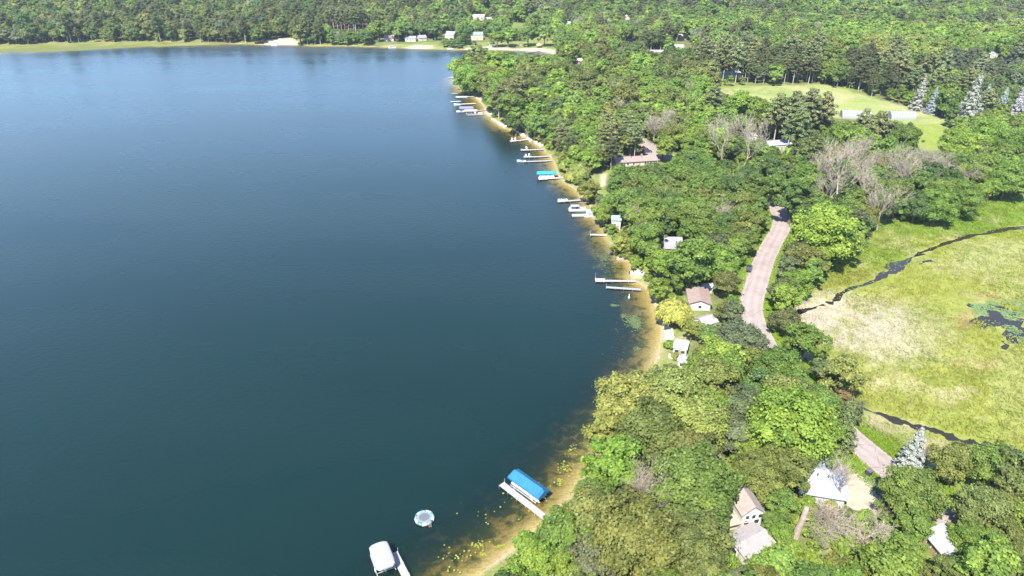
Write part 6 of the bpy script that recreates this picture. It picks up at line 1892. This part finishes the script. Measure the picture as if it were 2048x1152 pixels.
for ref, L in groups.items():
    L.sort(key=lambda t: t['d'])
    for n, t in enumerate(L):
        o = ordinal(n)
        b = f'{ref[0]} {ref[1]} {ref[2]} {ref[3]}'
        if len(L) == 1:
            t['label'] = b
        elif n == 0:
            t['label'] = b + ', nearest such'
        else:
            t['label'] = b + f', {o or "farther"} nearest such'

for t in SINGLE:
    name = KNAME[t['kind']]
    root = thing(name, (t['x'], t['y'], t['z']), rs2.uniform(0, 6.28), t['label'], 'shrub' if name == 'shrub' else 'tree',
                 {'broadleaf_tree': 'broadleaf trees of the lakeside wood', 'pine_tree': 'pines of the lakeside wood', 'dead_tree': 'bare dead trees', 'willow_tree': 'pale willows', 'spruce_tree': 'spruces', 'shrub': 'shrubs at the wood edge'}[name])
    root.scale = (t['s'], t['s'], t['s'] * t['sq'])
    if t['kind'] == 'dead':
        o = link('trunk', DEADM[t['idx'] % len(DEADM)]['mesh'], root)
        continue
    q = PROTO[t['kind']][t['idx'] % len(PROTO[t['kind']])]
    link('trunk', q['trunk'], root)
    c = link('crown', q['crown'], root)
    c.color = jig(TINT[t['tone']], rs2, 0.14)

# ---------------------------------------------------------------- the rest of the wood: one mass
far_col = bpy.data.collections.new('wood_prototypes')
FARP = []
def far_proto(kind, built, mat_trunk):
    V, var, segs, H = built
    tv, tf = tubes(segs, 4)
    n = len(V) // 4
    me = mesh_from('wood_' + kind, np.concatenate([V, tv]), np.concatenate([np.arange(n * 4).reshape(n, 4), tf + len(V)]), LEAF_FAR, {'leafvar': np.concatenate([np.repeat(var, 4), np.zeros(len(tv))])})
    me.materials.append(mat_trunk)
    mi = np.zeros(n + len(tf), np.int32); mi[n:] = 1
    me.polygons.foreach_set('material_index', mi)
    o = bpy.data.objects.new(f'wood_{len(FARP):02d}_{kind}', me)
    far_col.objects.link(o)
    FARP.append(kind)
for s in range(6):
    far_proto('round', broadleaf(900 + s, 4.6 + 0.3 * (s % 3), 11.5 + (s % 4) * 0.7, 7, 9, 60, 0.30, 0.22, 0.85, 0.2, 0.33), bark)
for s in range(2):
    far_proto('tall', broadleaf(920 + s, 4.0, 14.5, 9, 8, 60, 0.30, 0.14, 0.85, 0.2, 0.33), bark)
for s in range(3):
    far_proto('pine', pine(940 + s, 3.4, 16, 0.45, 9), pale_bark)
for s in range(2):
    V, F = tubes(dead(860 + s, 13, 0.65, 4, 3), 3)
    me = mesh_from('wood_dead', V, F, dead_wood)
    o = bpy.data.objects.new(f'wood_{len(FARP):02d}_dead', me)
    far_col.objects.link(o)
    FARP.append('dead')
sel = {k: [i for i, q in enumerate(FARP) if q == k] for k in set(FARP)}
sel['big'] = sel['round']; sel['willow'] = sel['round']; sel['spruce'] = sel['pine']; sel['shrub'] = sel['round']
co = np.array([(t['x'], t['y'], t['z']) for t in MASS], np.float32)
me = bpy.data.meshes.new('wood')
me.vertices.add(len(co)); me.vertices.foreach_set('co', co.ravel())
for nm, ty, vals in (('pick', 'INT', [sel[t['kind']][t['idx'] % len(sel[t['kind']])] for t in MASS]), ('size', 'FLOAT', [t['s'] for t in MASS]), ('turn', 'FLOAT', list(rs2.uniform(0, 6.28, len(MASS))))):
    a = me.attributes.new(nm, ty, 'POINT'); a.data.foreach_set('value', vals)
a = me.attributes.new('tint', 'FLOAT_COLOR', 'POINT')
a.data.foreach_set('color', np.array([tuple(np.array(jig(TINT[t['tone']], rs2, 0.2)) * np.array([b_, b_, b_, 1.0])) for t, b_ in zip(MASS, (0.76 + 0.5 * vnoise(np.array([t['x'] for t in MASS]), np.array([t['y'] for t in MASS]), 80, 91)) * (1 + 0.18 * smooth(450, 900, np.array([t['y'] for t in MASS]))))], np.float32).ravel())  # random tone; crowns also brighten with distance, haze painted into the tint
wood = link('forest', me)
tag(wood, 'dense mixed wood stretching behind the lake to the picture top', 'forest', kind='stuff')
ng = bpy.data.node_groups.new('wood', 'GeometryNodeTree')
ng.interface.new_socket('Geometry', in_out='INPUT', socket_type='NodeSocketGeometry')
ng.interface.new_socket('Geometry', in_out='OUTPUT', socket_type='NodeSocketGeometry')
gi, go = ng.nodes.new('NodeGroupInput'), ng.nodes.new('NodeGroupOutput')
ci = ng.nodes.new('GeometryNodeCollectionInfo'); ci.inputs[0].default_value = far_col; ci.inputs[1].default_value = True; ci.inputs[2].default_value = True
ip = ng.nodes.new('GeometryNodeInstanceOnPoints'); ip.inputs['Pick Instance'].default_value = True
def named(nm, ty):
    n = ng.nodes.new('GeometryNodeInputNamedAttribute'); n.data_type = ty; n.inputs[0].default_value = nm
    return n
at = named('pick', 'INT'); sz = named('size', 'FLOAT'); tu = named('turn', 'FLOAT')
cx3 = ng.nodes.new('ShaderNodeCombineXYZ'); e2r = ng.nodes.new('FunctionNodeEulerToRotation')
ng.links.new(tu.outputs[0], cx3.inputs[2]); ng.links.new(cx3.outputs[0], e2r.inputs[0])
ng.links.new(gi.outputs[0], ip.inputs['Points']); ng.links.new(ci.outputs[0], ip.inputs['Instance'])
ng.links.new(at.outputs[0], ip.inputs['Instance Index']); ng.links.new(e2r.outputs[0], ip.inputs['Rotation']); ng.links.new(sz.outputs[0], ip.inputs['Scale'])
ng.links.new(ip.outputs[0], go.inputs[0])
md = wood.modifiers.new('wood', 'NODES'); md.node_group = ng
print('TREES single', len(SINGLE), 'mass', len(MASS))
# ---------------------------------------------------------------- summer air between the camera and the far wood
m, nt, out = new_mat('haze')
v = N(nt, 'ShaderNodeVolumePrincipled', inp={'Color': (0.72, 0.86, 1.0, 1), 'Density': 0.00006, 'Anisotropy': 0.1})
nt.links.new(v.outputs[0], out.inputs['Volume'])
hz = MB().box(-4300, 4300, -500, 7400, -9.0, 112.0).build('haze', m)
tag(hz, 'thin summer haze over the lake and wood', kind='stuff')
